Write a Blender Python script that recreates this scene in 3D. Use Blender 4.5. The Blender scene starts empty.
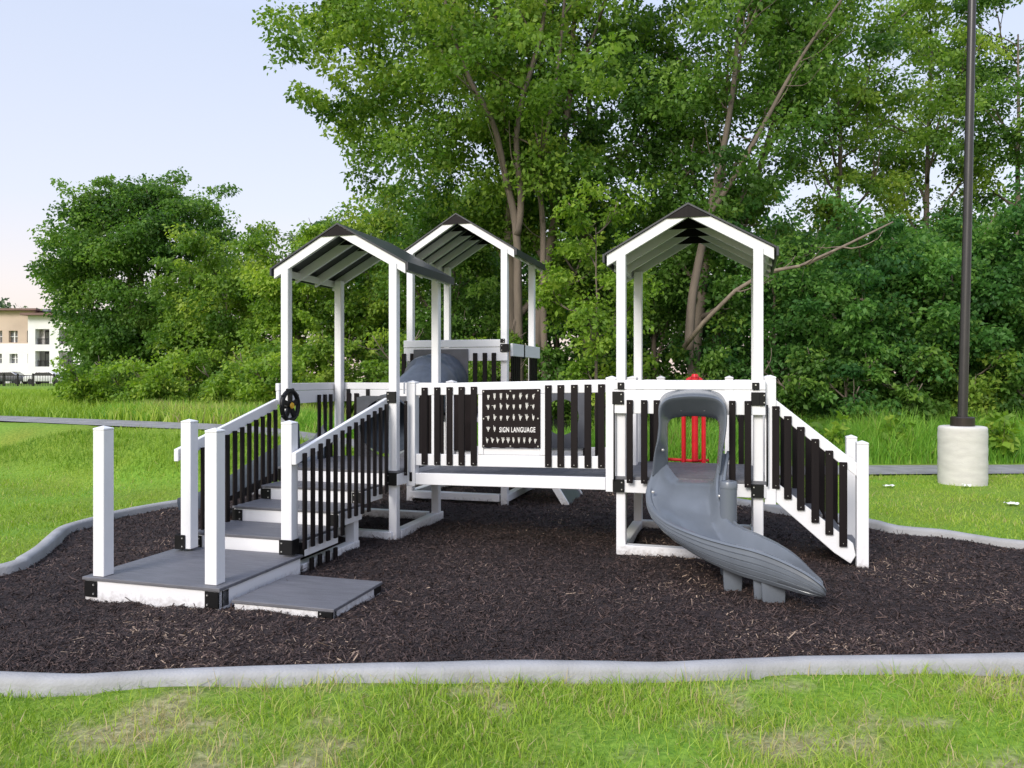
import bpy, bmesh, math, random
import numpy as np
from mathutils import Vector, Matrix

random.seed(7)
SC = bpy.context.scene
COL = SC.collection
R = math.radians

# ------------------------------------------------------------------ camera numbers
F, CX, YH, EYE = 781.0, 512.0, 376.8, 1.6
TH = R(16.27); CT, ST = math.cos(TH), math.sin(TH)
OX, OY = 0.999, 7.125            # front left post of the right-hand tower


def on_v(px, v):
    k = (px - CX) / F
    return (k * (OY + v * CT) - OX - v * ST) / (CT + k * ST)


def on_u(px, u):
    k = (px - CX) / F
    return (k * (OY - u * ST) - OX - u * CT) / (ST - k * CT)


def dep(u, v):
    return OY - u * ST + v * CT


def z_at(py, u, v):
    return EYE - (py - YH) * dep(u, v) / F


def P(px, py, v):
    u = on_v(px, v)
    return (u, v, z_at(py, u, v))


def at(px, d):
    return ((px - CX) * d / F, d)


def zpx(py, d):
    return EYE - (py - YH) * d / F


# ------------------------------------------------------------------ mesh builder
class MB:
    def __init__(s):
        s.v, s.f, s.m = [], [], []

    def add(s, vs, fs, mi=0):
        b = len(s.v)
        s.v += [tuple(p) for p in vs]
        s.f += [tuple(b + i for i in f) for f in fs]
        s.m += [mi] * len(fs)
        return s

    def box(s, x0, x1, y0, y1, z0, z1, mi=0):
        vs = [(x0, y0, z0), (x1, y0, z0), (x1, y1, z0), (x0, y1, z0), (x0, y0, z1), (x1, y0, z1), (x1, y1, z1), (x0, y1, z1)]
        return s.add(vs, [(0, 3, 2, 1), (4, 5, 6, 7), (0, 1, 5, 4), (1, 2, 6, 5), (2, 3, 7, 6), (3, 0, 4, 7)], mi)

    def cbox(s, c, h, mi=0):
        return s.box(c[0] - h[0], c[0] + h[0], c[1] - h[1], c[1] + h[1], c[2] - h[2], c[2] + h[2], mi)

    def bar(s, p0, p1, side, up, mi=0):
        """box from p0 to p1 with half-extent vectors side and up"""
        p0, p1, side, up = map(Vector, (p0, p1, side, up))
        vs = [p0 - side - up, p0 + side - up, p0 + side + up, p0 - side + up, p1 - side - up, p1 + side - up, p1 + side + up, p1 - side + up]
        fs = [(0, 3, 2, 1), (4, 5, 6, 7), (0, 1, 5, 4), (1, 2, 6, 5), (2, 3, 7, 6), (3, 0, 4, 7)]
        return s.add(vs, fs, mi)

    def tube(s, pts, rad, n=10, caps=True, mi=0):
        pts = [Vector(p) for p in pts]
        rads = rad if isinstance(rad, (list, tuple)) else [rad] * len(pts)
        b = len(s.v)
        prev = None
        for i, p in enumerate(pts):
            t = (pts[min(i + 1, len(pts) - 1)] - pts[max(i - 1, 0)]).normalized()
            if prev is None:
                a = t.orthogonal().normalized()
            else:
                a = (prev - t * prev.dot(t)).normalized()
            prev = a
            c = t.cross(a)
            for k in range(n):
                g = 2 * math.pi * k / n
                s.v.append(tuple(p + (a * math.cos(g) + c * math.sin(g)) * rads[i]))
        for i in range(len(pts) - 1):
            for k in range(n):
                s.f.append((b + i * n + k, b + i * n + (k + 1) % n, b + (i + 1) * n + (k + 1) % n, b + (i + 1) * n + k)); s.m.append(mi)
        if caps:
            s.f.append(tuple(b + k for k in reversed(range(n)))); s.m.append(mi)
            s.f.append(tuple(b + (len(pts) - 1) * n + k for k in range(n))); s.m.append(mi)
        return s

    def lathe(s, prof, c, n=32, mi=0):
        """profile of (radius, z) around a vertical axis"""
        b = len(s.v)
        for r_, z_ in prof:
            for k in range(n):
                g = 2 * math.pi * k / n
                s.v.append((c[0] + r_ * math.cos(g), c[1] + r_ * math.sin(g), c[2] + z_))
        for i in range(len(prof) - 1):
            for k in range(n):
                s.f.append((b + i * n + k, b + i * n + (k + 1) % n, b + (i + 1) * n + (k + 1) % n, b + (i + 1) * n + k)); s.m.append(mi)
        s.f.append(tuple(b + k for k in reversed(range(n)))); s.m.append(mi)
        s.f.append(tuple(b + (len(prof) - 1) * n + k for k in range(n))); s.m.append(mi)
        return s

    def prism(s, poly, a, b_, e, mi=0):
        """poly: list of (p,q) in the plane spanned by vectors a,b_ from origin tuple o; extruded along e"""
        o, a, b_, e = Vector(e[0]), Vector(a), Vector(b_), Vector(e[1])
        n = len(poly)
        vs = [o + a * p + b_ * q for p, q in poly] + [o + a * p + b_ * q + e for p, q in poly]
        fs = [tuple(reversed(range(n))), tuple(range(n, 2 * n))] + [(i, (i + 1) % n, n + (i + 1) % n, n + i) for i in range(n)]
        return s.add(vs, fs, mi)

    def grid(s, rows, closed=False, mi=0):
        b = len(s.v); n = len(rows[0])
        for r_ in rows:
            s.v += [tuple(p) for p in r_]
        for i in range(len(rows) - 1):
            for k in range(n if closed else n - 1):
                s.f.append((b + i * n + k, b + i * n + (k + 1) % n, b + (i + 1) * n + (k + 1) % n, b + (i + 1) * n + k)); s.m.append(mi)
        return s

    def build(s, name, mats, parent=None, bevel=0.0, smooth=False, seg=1, recalc=True):
        me = bpy.data.meshes.new(name)
        me.from_pydata(s.v, [], s.f)
        mats = mats if isinstance(mats, (list, tuple)) else [mats]
        for m in mats:
            me.materials.append(m)
        me.polygons.foreach_set('material_index', s.m)
        bm = bmesh.new(); bm.from_mesh(me)
        if recalc:
            bmesh.ops.recalc_face_normals(bm, faces=bm.faces[:])
        if bevel > 0:
            ed = [e for e in bm.edges if len(e.link_faces) == 2 and e.calc_face_angle(0) > R(35)]
            bmesh.ops.bevel(bm, geom=ed, offset=bevel, segments=seg, profile=0.5, affect='EDGES', clamp_overlap=True)
        bm.to_mesh(me); bm.free()
        if smooth:
            me.polygons.foreach_set('use_smooth', [True] * len(me.polygons))
            if smooth != True:
                try:
                    me.set_sharp_from_angle(angle=R(smooth))
                except Exception:
                    pass
        o = bpy.data.objects.new(name, me)
        COL.objects.link(o)
        if parent:
            o.parent = parent
        return o


def tag(o, label=None, cat=None, group=None, kind=None):
    if label: o['label'] = label
    if cat: o['category'] = cat
    if group: o['group'] = group
    if kind: o['kind'] = kind
    return o


def empty(name, loc=(0, 0, 0), rz=0.0):
    o = bpy.data.objects.new(name, None)
    o.empty_display_size = 0.2
    o.location = loc; o.rotation_euler = (0, 0, rz)
    COL.objects.link(o)
    return o


# ------------------------------------------------------------------ materials
def nodes_of(name):
    m = bpy.data.materials.new(name); m.use_nodes = True
    nt = m.node_tree
    return m, nt, nt.nodes['Principled BSDF']


def mat(name, col, rough=0.5, var=0.08, scale=6.0, bump=0.0, bscale=60.0, stretch=(1, 1, 1), spec=0.5, col2=None, metal=0.0, coat=0.0):
    m, nt, p = nodes_of(name)
    N, L = nt.nodes.new, nt.links.new
    tc = N('ShaderNodeTexCoord'); mp = N('ShaderNodeMapping'); mp.inputs['Scale'].default_value = stretch
    L(tc.outputs['Object'], mp.inputs['Vector'])
    no = N('ShaderNodeTexNoise'); no.inputs['Scale'].default_value = scale; no.inputs['Detail'].default_value = 6
    L(mp.outputs['Vector'], no.inputs['Vector'])
    mx = N('ShaderNodeMix'); mx.data_type = 'RGBA'
    c2 = col2 or tuple(max(0, c * (1 - 2 * var)) for c in col)
    c1 = col if col2 else tuple(min(1, c * (1 + var)) for c in col)
    mx.inputs['A'].default_value = (*c1, 1); mx.inputs['B'].default_value = (*c2, 1)
    rmp = N('ShaderNodeMapRange'); rmp.inputs['From Min'].default_value = 0.3; rmp.inputs['From Max'].default_value = 0.7
    L(no.outputs['Fac'], rmp.inputs['Value']); L(rmp.outputs['Result'], mx.inputs['Factor'])
    L(mx.outputs['Result'], p.inputs['Base Color'])
    p.inputs['Roughness'].default_value = rough
    p.inputs['Specular IOR Level'].default_value = spec
    p.inputs['Metallic'].default_value = metal
    if coat: p.inputs['Coat Weight'].default_value = coat
    if bump > 0:
        n2 = N('ShaderNodeTexNoise'); n2.inputs['Scale'].default_value = bscale; n2.inputs['Detail'].default_value = 5
        L(mp.outputs['Vector'], n2.inputs['Vector'])
        b = N('ShaderNodeBump'); b.inputs['Strength'].default_value = bump; b.inputs['Distance'].default_value = 0.01
        L(n2.outputs['Fac'], b.inputs['Height']); L(b.outputs['Normal'], p.inputs['Normal'])
    return m


def mat_attr(name, stops, rough=0.6, trans=0.0, spec=0.3, tcol=1.0):
    """colour by a per-piece random tone attribute"""
    m, nt, p = nodes_of(name)
    N, L = nt.nodes.new, nt.links.new
    a = N('ShaderNodeAttribute'); a.attribute_name = 'tone'
    r_ = N('ShaderNodeValToRGB')
    el = r_.color_ramp.elements
    while len(el) < len(stops): el.new(0.5)
    for e, (t, c) in zip(el, stops):
        e.position = t; e.color = (*c, 1)
    L(a.outputs['Fac'], r_.inputs['Fac'])
    L(r_.outputs['Color'], p.inputs['Base Color'])
    p.inputs['Roughness'].default_value = rough
    p.inputs['Specular IOR Level'].default_value = spec
    if trans > 0:
        t = N('ShaderNodeBsdfTranslucent')
        hs = N('ShaderNodeHueSaturation'); hs.inputs['Saturation'].default_value = 1.1; hs.inputs['Value'].default_value = tcol
        L(r_.outputs['Color'], hs.inputs['Color']); L(hs.outputs['Color'], t.inputs['Color'])
        mx = N('ShaderNodeMixShader'); mx.inputs['Fac'].default_value = trans
        L(p.outputs['BSDF'], mx.inputs[1]); L(t.outputs['BSDF'], mx.inputs[2])
        L(mx.outputs['Shader'], nt.nodes['Material Output'].inputs['Surface'])
    return m


M = {}
M['white'] = mat('white_vinyl', (0.70, 0.70, 0.715), 0.42, 0.02, 3.0, 0.03, 40)
def splash(m):
    """mulch dust thrown up on the lowest hand's breadth of the boards"""
    nt = m.node_tree; N, L = nt.nodes.new, nt.links.new; p = nt.nodes['Principled BSDF']
    src = p.inputs['Base Color'].links[0].from_socket
    ge = N('ShaderNodeNewGeometry'); sp = N('ShaderNodeSeparateXYZ'); L(ge.outputs['Position'], sp.inputs['Vector'])
    no = N('ShaderNodeTexNoise'); no.inputs['Scale'].default_value = 30; no.inputs['Detail'].default_value = 8; L(ge.outputs['Position'], no.inputs['Vector'])
    a = N('ShaderNodeMath'); a.operation = 'MULTIPLY_ADD'; L(no.outputs['Fac'], a.inputs[0]); a.inputs[1].default_value = 0.22; a.inputs[2].default_value = -0.10
    b = N('ShaderNodeMath'); b.operation = 'SUBTRACT'; L(a.outputs[0], b.inputs[0]); L(sp.outputs['Z'], b.inputs[1])
    c = N('ShaderNodeMapRange'); c.inputs['From Min'].default_value = -0.05; c.inputs['From Max'].default_value = 0.03; c.inputs['To Max'].default_value = 0.5
    L(b.outputs[0], c.inputs['Value'])
    n2 = N('ShaderNodeTexNoise'); n2.inputs['Scale'].default_value = 9; n2.inputs['Detail'].default_value = 9; n2.inputs['Roughness'].default_value = .7; L(ge.outputs['Position'], n2.inputs['Vector'])
    d = N('ShaderNodeMapRange'); d.inputs['From Min'].default_value = 0.60; d.inputs['From Max'].default_value = 0.78; d.inputs['To Max'].default_value = 0.16; L(n2.outputs['Fac'], d.inputs['Value'])
    e = N('ShaderNodeMath'); e.operation = 'MAXIMUM'; L(c.outputs['Result'], e.inputs[0]); L(d.outputs['Result'], e.inputs[1])
    mx = N('ShaderNodeMix'); mx.data_type = 'RGBA'; mx.inputs['B'].default_value = (0.20, 0.16, 0.14, 1)
    L(e.outputs[0], mx.inputs['Factor']); L(src, mx.inputs['A']); L(mx.outputs['Result'], p.inputs['Base Color'])
splash(M['white'])
M['black'] = mat('dark_lumber', (0.013, 0.010, 0.010), 0.5, 0.25, 8.0, 0.25, 30, (1, 1, 0.12), spec=0.12, col2=(0.008, 0.006, 0.007))
M['bracket'] = mat('black_bracket', (0.007, 0.007, 0.0075), 0.4, 0.1, 10, spec=0.25)
M['bolt'] = mat('bolt_steel', (0.55, 0.54, 0.52), 0.35, 0.05, 10, metal=0.6)
M['deck'] = mat('grey_deck', (0.135, 0.135, 0.15), 0.55, 0.2, 5.0, 0.35, 45, (1, 7, 1), col2=(0.092, 0.092, 0.102))
M['roof'] = mat('roof_sheet', (0.024, 0.027, 0.034), 0.35, 0.15, 4.0, 0.1, 20)
M['ply'] = mat('roof_underside', (0.02, 0.02, 0.022), 0.7, 0.2, 5)
M['slide'] = mat('slide_plastic', (0.128, 0.145, 0.170), 0.26, 0.05, 6.0, 0.03, 140, (1, 1, 0.25), col2=(0.108, 0.122, 0.142))
M['tube'] = mat('tunnel_plastic', (0.06, 0.075, 0.10), 0.35, 0.1, 20.0, 0.05, 90)
M['panel'] = mat('panel_plastic', (0.075, 0.08, 0.095), 0.4, 0.1, 8)
M['red'] = mat('red_metal', (0.62, 0.012, 0.02), 0.35, 0.08, 9)
M['yellow'] = mat('yellow_plastic', (0.75, 0.42, 0.02), 0.4, 0.05, 9)
M['sign'] = mat('sign_board', (0.013, 0.009, 0.009), 0.55, 0.15, 6, spec=0.12)
M['ink'] = mat('sign_print', (0.72, 0.70, 0.68), 0.5, 0.05, 30)
M['handink'] = mat('hand_print', (0.62, 0.60, 0.54), 0.5, 0.25, 90, col2=(0.42, 0.42, 0.40))
M['kerb'] = mat('kerb_concrete', (0.34, 0.34, 0.345), 0.85, 0.10, 4.5, 0.5, 60, col2=(0.26, 0.258, 0.255))
M['concrete'] = mat('lamp_concrete', (0.58, 0.56, 0.52), 0.9, 0.07, 4.0, 0.4, 40, (1, 1, 3), col2=(0.48, 0.46, 0.43))
M['asphalt'] = mat('path_asphalt', (0.25, 0.245, 0.24), 0.9, 0.15, 3.0, 0.6, 90)
M['pole'] = mat('bronze_pole', (0.030, 0.027, 0.027), 0.35, 0.1, 3)
M['bark'] = mat('bark_grey', (0.17, 0.135, 0.105), 0.9, 0.3, 5.0, 0.9, 22, (1, 1, 0.25), col2=(0.10, 0.08, 0.065))
M['bark2'] = mat('bark_brown', (0.10, 0.072, 0.05), 0.9, 0.3, 5.0, 0.9, 22, (1, 1, 0.25), col2=(0.045, 0.034, 0.026))
M['deadwood'] = mat('dead_wood', (0.23, 0.185, 0.14), 0.9, 0.2, 8.0, 0.5, 30, col2=(0.13, 0.10, 0.08))

LEAF = {
    'deep': mat_attr('leaf_deep', [(0, (0.052, 0.122, 0.023)), (0.5, (0.123, 0.249, 0.042)), (1, (0.239, 0.382, 0.069))], 0.5, 0.54),
    'mid': mat_attr('leaf_mid', [(0, (0.086, 0.18, 0.028)), (0.5, (0.199, 0.334, 0.049)), (1, (0.378, 0.498, 0.08))], 0.5, 0.54),
    'light': mat_attr('leaf_light', [(0, (0.106, 0.21, 0.03)), (0.5, (0.252, 0.41, 0.052)), (1, (0.448, 0.57, 0.09))], 0.5, 0.54),
    'blue': mat_attr('leaf_blue', [(0, (0.042, 0.125, 0.032)), (0.5, (0.105, 0.25, 0.052)), (1, (0.215, 0.39, 0.075))], 0.5, 0.54),
    'pale': mat_attr('leaf_pale', [(0, (0.09, 0.14, 0.075)), (0.5, (0.16, 0.23, 0.11)), (1, (0.25, 0.32, 0.14))], 0.5, 0.4),
}
M['blade'] = mat_attr('grass_blade', [(0, (0.095, 0.215, 0.022)), (0.45, (0.245, 0.39, 0.042)), (0.78, (0.39, 0.52, 0.075)), (0.9, (0.46, 0.45, 0.15)), (1, (0.50, 0.42, 0.22))], 0.5, 0.4)
M['weed'] = mat_attr('weed_blade', [(0, (0.075, 0.21, 0.03)), (0.5, (0.18, 0.40, 0.045)), (0.88, (0.32, 0.52, 0.07)), (1, (0.40, 0.36, 0.15))], 0.5, 0.42)
M['chips'] = mat_attr('mulch_chips', [(0, (0.016, 0.011, 0.010)), (0.6, (0.046, 0.029, 0.0255)), (0.9, (0.096, 0.062, 0.052)), (0.985, (0.14, 0.098, 0.08)), (1, (0.30, 0.22, 0.16))], 0.75, 0, 0.35)


# ------------------------------------------------------------------ numpy noise
_rng = np.random.default_rng(11)
_tab = _rng.random((256, 256))


def vnoise(x, y, s=1.0):
    x = np.asarray(x) * s + 100.3; y = np.asarray(y) * s + 57.7
    xi = np.floor(x).astype(int); yi = np.floor(y).astype(int)
    fx = x - xi; fy = y - yi
    fx = fx * fx * (3 - 2 * fx); fy = fy * fy * (3 - 2 * fy)
    g = lambda a, b: _tab[a % 256, b % 256]
    return (g(xi, yi) * (1 - fx) + g(xi + 1, yi) * fx) * (1 - fy) + (g(xi, yi + 1) * (1 - fx) + g(xi + 1, yi + 1) * fx) * fy


def fbm(x, y, s=1.0, o=4):
    t = 0; a = 0.5; n = 0
    for i in range(o):
        t = t + a * vnoise(x, y, s * 2 ** i); n += a; a *= 0.5
    return t / n


# ------------------------------------------------------------------ terrain
PX_ = np.array([-60, -30, -16, -10.7, -5.5, -2, 2, 6.3, 9, 16, 30, 60.0])
PY_ = np.array([31, 23.5, 18.5, 16.3, 13.6, 13.0, 13.0, 13.3, 13.4, 14.0, 16.5, 22.0])


def sm(t):
    t = np.clip(t, 0, 1)
    return t * t * (3 - 2 * t)


def path_y(x):
    return np.interp(x, PX_, PY_)


def gz(x, y):
    x = np.asarray(x, float); y = np.asarray(y, float)
    h = 0.72 * sm((1.6 - x) / 7.2)
    py = path_y(x)
    return h * sm((y - (py - 2.9)) / 2.1)


def ground(x, y):
    return float(gz(x, y))


# kerb outline (world x, y of the outer foot), anticlockwise seen from above
def catmull(pts, step=0.12):
    pts = [np.array(p, float) for p in pts]; n = len(pts); out = []
    for i in range(n):
        p0, p1, p2, p3 = pts[i - 1], pts[i], pts[(i + 1) % n], pts[(i + 2) % n]
        k = max(2, int(np.linalg.norm(p2 - p1) / step))
        for j in range(k):
            t = j / k
            out.append(0.5 * (2 * p1 + (p2 - p0) * t + (2 * p0 - 5 * p1 + 4 * p2 - p3) * t * t + (3 * p1 - p0 - 3 * p2 + p3) * t ** 3))
    return np.array(out)


near = [(0, 693), (75, 695), (150, 690.5), (250, 687), (350, 684.5), (430, 683), (512, 680.5), (590, 681), (660, 682), (735, 679.5), (810, 676), (910, 674.5), (1024, 672.5)]
K = []
for px, py in near:
    d = F * EYE / (py - YH); K.append(at(px, d))
K += [(4.2, 4.32), (5.6, 4.7), (6.6, 5.5), (6.5, 6.45), (5.7, 7.15)]
KZ = 0.06
for px, py in [(1024, 541), (985, 536.5), (942, 530), (900, 526.5), (867, 519), (768, 504)]:
    d = F * (EYE - KZ) / (py - YH); K.append(at(px, d))
K += [(2.3, 10.7), (1.4, 12.0), (-0.3, 12.0), (-2.3, 11.5), (-3.5, 10.7)]
for px, py in [(180, 500), (115, 511), (95, 516.5), (60, 526.5), (45, 537), (33, 547), (15, 558), (0, 565)]:
    d = F * (EYE - KZ) / (py - YH); K.append(at(px, d))
K += [(-4.75, 6.0), (-4.75, 5.2), (-4.1, 4.5), (-3.4, 4.1)]
KERB = catmull(K)


def inside(poly, x, y):
    x = np.asarray(x); y = np.asarray(y)
    res = np.zeros(x.shape, bool)
    n = len(poly); j = n - 1
    for i in range(n):
        xi, yi = poly[i]; xj, yj = poly[j]
        c = ((yi > y) != (yj > y)) & (x < (xj - xi) * (y - yi) / (yj - yi + 1e-12) + xi)
        res ^= c
        j = i
    return res


def offset_poly(poly, d):
    n = len(poly)
    t = np.roll(poly, -1, 0) - np.roll(poly, 1, 0)
    t /= np.linalg.norm(t, axis=1)[:, None]
    nrm = np.stack([-t[:, 1], t[:, 0]], 1)      # left of travel = inside for anticlockwise
    return poly + nrm * d


def raw_mesh(name, co, quads, mats, parent=None, tone=None, smooth=False, extra=None):
    me = bpy.data.meshes.new(name)
    nq = len(quads); k = quads.shape[1]
    me.vertices.add(len(co)); me.vertices.foreach_set('co', np.ascontiguousarray(co, dtype=np.float32).ravel())
    me.loops.add(nq * k); me.loops.foreach_set('vertex_index', np.ascontiguousarray(quads, dtype=np.int32).ravel())
    me.polygons.add(nq)
    me.polygons.foreach_set('loop_start', np.arange(0, nq * k, k, dtype=np.int32))
    me.polygons.foreach_set('loop_total', np.full(nq, k, dtype=np.int32))
    if smooth:
        me.polygons.foreach_set('use_smooth', np.ones(nq, bool))
    for nm, arr in ([('tone', tone)] if tone is not None else []) + list((extra or {}).items()):
        at_ = me.attributes.new(nm, 'FLOAT', 'POINT')
        at_.data.foreach_set('value', np.ascontiguousarray(arr, dtype=np.float32))
    for m in (mats if isinstance(mats, list) else [mats]):
        me.materials.append(m)
    me.update(calc_edges=True)
    o = bpy.data.objects.new(name, me); COL.objects.link(o)
    if parent: o.parent = parent
    return o


# ground sheet
def axis(lo, hi, step, ends, grow=1.25):
    a = list(np.arange(lo, hi, step))
    s = step
    while a[-1] < ends[1]:
        s *= grow; a.append(a[-1] + s)
    s = step
    while a[0] > ends[0]:
        s *= grow; a.insert(0, a[0] - s)
    return np.array(a)


gx = axis(-9, 9, 0.1, (-500, 500)); gy = axis(2.4, 17, 0.1, (-60, 900))
GX, GY = np.meshgrid(gx, gy)
ins = inside(offset_poly(KERB, 0.05), GX, GY)
GZ = gz(GX, GY) + (fbm(GX, GY, 1.3) - 0.5) * 0.05 * (np.abs(GX) < 40) * (GY < 40)
GZ = np.where(ins, -0.09, GZ)


def bareness(x, y):
    n = fbm(x, y, 1.5, 4) * 0.55 + fbm(x + 31, y + 9, 5.1, 3) * 0.45
    return sm((n - 0.53) / 0.14) * (np.asarray(y) < 5.0)


BARE = bareness(GX, GY)
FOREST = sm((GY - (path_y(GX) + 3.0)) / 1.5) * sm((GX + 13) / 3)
idx = np.arange(GX.size).reshape(GX.shape)
quads = np.stack([idx[:-1, :-1], idx[:-1, 1:], idx[1:, 1:], idx[1:, :-1]], -1).reshape(-1, 4)
co = np.stack([GX, GY, GZ], -1).reshape(-1, 3)
m, nt, p = nodes_of('lawn_soil')
N, L = nt.nodes.new, nt.links.new
tc = N('ShaderNodeTexCoord')
n1 = N('ShaderNodeTexNoise'); n1.inputs['Scale'].default_value = 28; n1.inputs['Detail'].default_value = 8
n2 = N('ShaderNodeTexNoise'); n2.inputs['Scale'].default_value = 0.7; n2.inputs['Detail'].default_value = 5
L(tc.outputs['Object'], n1.inputs['Vector']); L(tc.outputs['Object'], n2.inputs['Vector'])
g = N('ShaderNodeValToRGB'); g.color_ramp.elements[0].position = 0.35; g.color_ramp.elements[0].color = (0.14, 0.26, 0.03, 1)
g.color_ramp.elements[1].position = 0.7; g.color_ramp.elements[1].color = (0.27, 0.40, 0.055, 1)
s_ = N('ShaderNodeValToRGB'); s_.color_ramp.elements[0].position = 0.35; s_.color_ramp.elements[0].color = (0.20, 0.15, 0.095, 1)
s_.color_ramp.elements[1].position = 0.68; s_.color_ramp.elements[1].color = (0.42, 0.34, 0.235, 1)
L(n1.outputs['Fac'], g.inputs['Fac']); L(n1.outputs['Fac'], s_.inputs['Fac'])
g2 = N('ShaderNodeMix'); g2.data_type = 'RGBA'; g2.blend_type = 'MULTIPLY'; g2.inputs['Factor'].default_value = 0.45
L(g.outputs['Color'], g2.inputs['A']); L(n2.outputs['Color'], g2.inputs['B'])
ab = N('ShaderNodeAttribute'); ab.attribute_name = 'bare'
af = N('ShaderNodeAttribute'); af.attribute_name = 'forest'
ml = N('ShaderNodeMath'); ml.operation = 'MULTIPLY'; ml.inputs[1].default_value = 0.7
L(ab.outputs['Fac'], ml.inputs[0])
mx = N('ShaderNodeMix'); mx.data_type = 'RGBA'
L(ml.outputs['Value'], mx.inputs['Factor']); L(g2.outputs['Result'], mx.inputs['A']); L(s_.outputs['Color'], mx.inputs['B'])
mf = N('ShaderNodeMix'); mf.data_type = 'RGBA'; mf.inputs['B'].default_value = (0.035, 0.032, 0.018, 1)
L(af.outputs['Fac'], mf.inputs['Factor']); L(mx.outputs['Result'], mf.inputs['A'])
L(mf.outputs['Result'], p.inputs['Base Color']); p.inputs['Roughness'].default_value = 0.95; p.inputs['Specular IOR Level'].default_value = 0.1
b = N('ShaderNodeBump'); b.inputs['Strength'].default_value = 0.6; b.inputs['Distance'].default_value = 0.03
L(n1.outputs['Fac'], b.inputs['Height']); L(b.outputs['Normal'], p.inputs['Normal'])
M['lawn'] = m
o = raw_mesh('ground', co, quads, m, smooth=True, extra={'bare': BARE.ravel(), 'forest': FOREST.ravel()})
tag(o, kind='structure')

# mulch bed sheet
mxs = np.arange(KERB[:, 0].min() - .1, KERB[:, 0].max() + .1, 0.05); mys = np.arange(KERB[:, 1].min() - .1, KERB[:, 1].max() + .1, 0.05)
MX, MY = np.meshgrid(mxs, mys)
mz_f = lambda x, y: (fbm(x, y, 0.8, 3) - 0.5) * 0.07 + (fbm(x + 9, y, 5, 3) - .5) * 0.05 - 0.004 - 0.05 * np.exp(-((x - 2.3) ** 2 + (y - 5.15) ** 2) / 0.12)
MZ = mz_f(MX, MY)
cin = inside(offset_poly(KERB, 0.075), (MX[:-1, :-1] + MX[1:, 1:]) / 2, (MY[:-1, :-1] + MY[1:, 1:]) / 2)
idx = np.arange(MX.size).reshape(MX.shape)
quads = np.stack([idx[:-1, :-1], idx[:-1, 1:], idx[1:, 1:], idx[1:, :-1]], -1)[cin]
used, inv = np.unique(quads.ravel(), return_inverse=True)
co = np.stack([MX, MY, MZ], -1).reshape(-1, 3)[used]
m_mulch = mat('mulch_bed', (0.036, 0.024, 0.022), 0.85, 0.3, 26.0, 1.0, 70, spec=0.3, col2=(0.013, 0.010, 0.011))
o = raw_mesh('mulch_ground', co, inv.reshape(-1, 4), m_mulch, smooth=True)
tag(o, kind='structure')


def scatter_quads(n, cx, cy, cz, length, width, yaw, pitch, roll):
    """flat little slivers"""
    ax = np.stack([np.cos(yaw) * np.cos(pitch), np.sin(yaw) * np.cos(pitch), np.sin(pitch)], -1)
    sx = np.stack([-np.sin(yaw), np.cos(yaw), np.zeros(n)], -1)
    up = np.cross(ax, sx)
    sd = sx * np.cos(roll)[:, None] + up * np.sin(roll)[:, None]
    c = np.stack([cx, cy, cz], -1)
    l_ = (length / 2)[:, None]; w_ = (width / 2)[:, None]
    v = np.stack([c - ax * l_ - sd * w_ * .6, c - ax * l_ * .9 + sd * w_, c + ax * l_ + sd * w_ * .5, c + ax * l_ * .85 - sd * w_], 1)
    return v.reshape(-1, 3), np.arange(4 * n).reshape(n, 4)


rng = np.random.default_rng(3)
N0 = 520000
cx = rng.uniform(-4.8, 6.6, N0); cy = 4.1 + (12.0 - 4.1) * rng.random(N0) ** 1.9
ok = inside(offset_poly(KERB, 0.12), cx, cy) & (np.abs(cx) < cy * 0.72)
cx, cy = cx[ok][:230000], cy[ok][:230000]; n = len(cx)
ln = rng.lognormal(np.log(0.019), 0.6, n).clip(0.007, 0.10) * (0.85 + 0.03 * cy); wd = rng.uniform(0.003, 0.0085, n) * (0.8 + 0.05 * cy)
pit = rng.normal(0, 0.35, n)
v, q = scatter_quads(n, cx, cy, mz_f(cx, cy) + 0.005 + np.abs(np.sin(pit)) * ln * 0.4, ln, wd, rng.uniform(0, 6.283, n), pit, rng.normal(0, 0.5, n))
o = raw_mesh('mulch_chips', v, q, M['chips'], tone=np.repeat((rng.random(n) ** 1.15 * .97 + (fbm(cx, cy, 1.1, 4) - .5) * .5).clip(0, 1), 4))
tag(o, 'dark brown shredded wood mulch filling the play bed', kind='stuff')

# kerb
prof = [(0, -0.10), (0.0, 0.045), (0.012, 0.066), (0.035, 0.076), (0.075, 0.077), (0.105, 0.07), (0.12, 0.05), (0.122, -0.10)]
wob = [(fbm(KERB[:, 0] + 5 * i, KERB[:, 1], 1.7, 3) - 0.5) * 0.014 for i in range(len(prof))]
mb = MB()
rows = []
for i, (dd, zz) in enumerate(prof):
    pl = offset_poly(KERB, dd)
    rows.append([(pl[k][0], pl[k][1], zz + wob[i][k] * (zz > 0)) for k in range(len(pl))])
mb.grid(rows, closed=True)
kerb = mb.build('kerb', M['kerb'], smooth=True)
tag(kerb, kind='structure')

# path
xs = np.concatenate([np.arange(-60, -12, 1.5), np.arange(-12, 14, 0.25), np.arange(14, 60, 1.5)])
rows = []
for off in np.linspace(-0.62, 0.62, 7):
    r_ = []
    for x in xs:
        y = float(path_y(x)); dy = float(path_y(x + .1) - path_y(x - .1)) / .2
        nl = math.hypot(1, dy); xx, yy = x - dy / nl * off, y + off / nl
        r_.append((xx, yy, ground(xx, yy) + 0.022))
    rows.append(r_)
mb = MB(); mb.grid(rows)
tag(mb.build('path', M['asphalt'], smooth=True), kind='structure')


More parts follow.
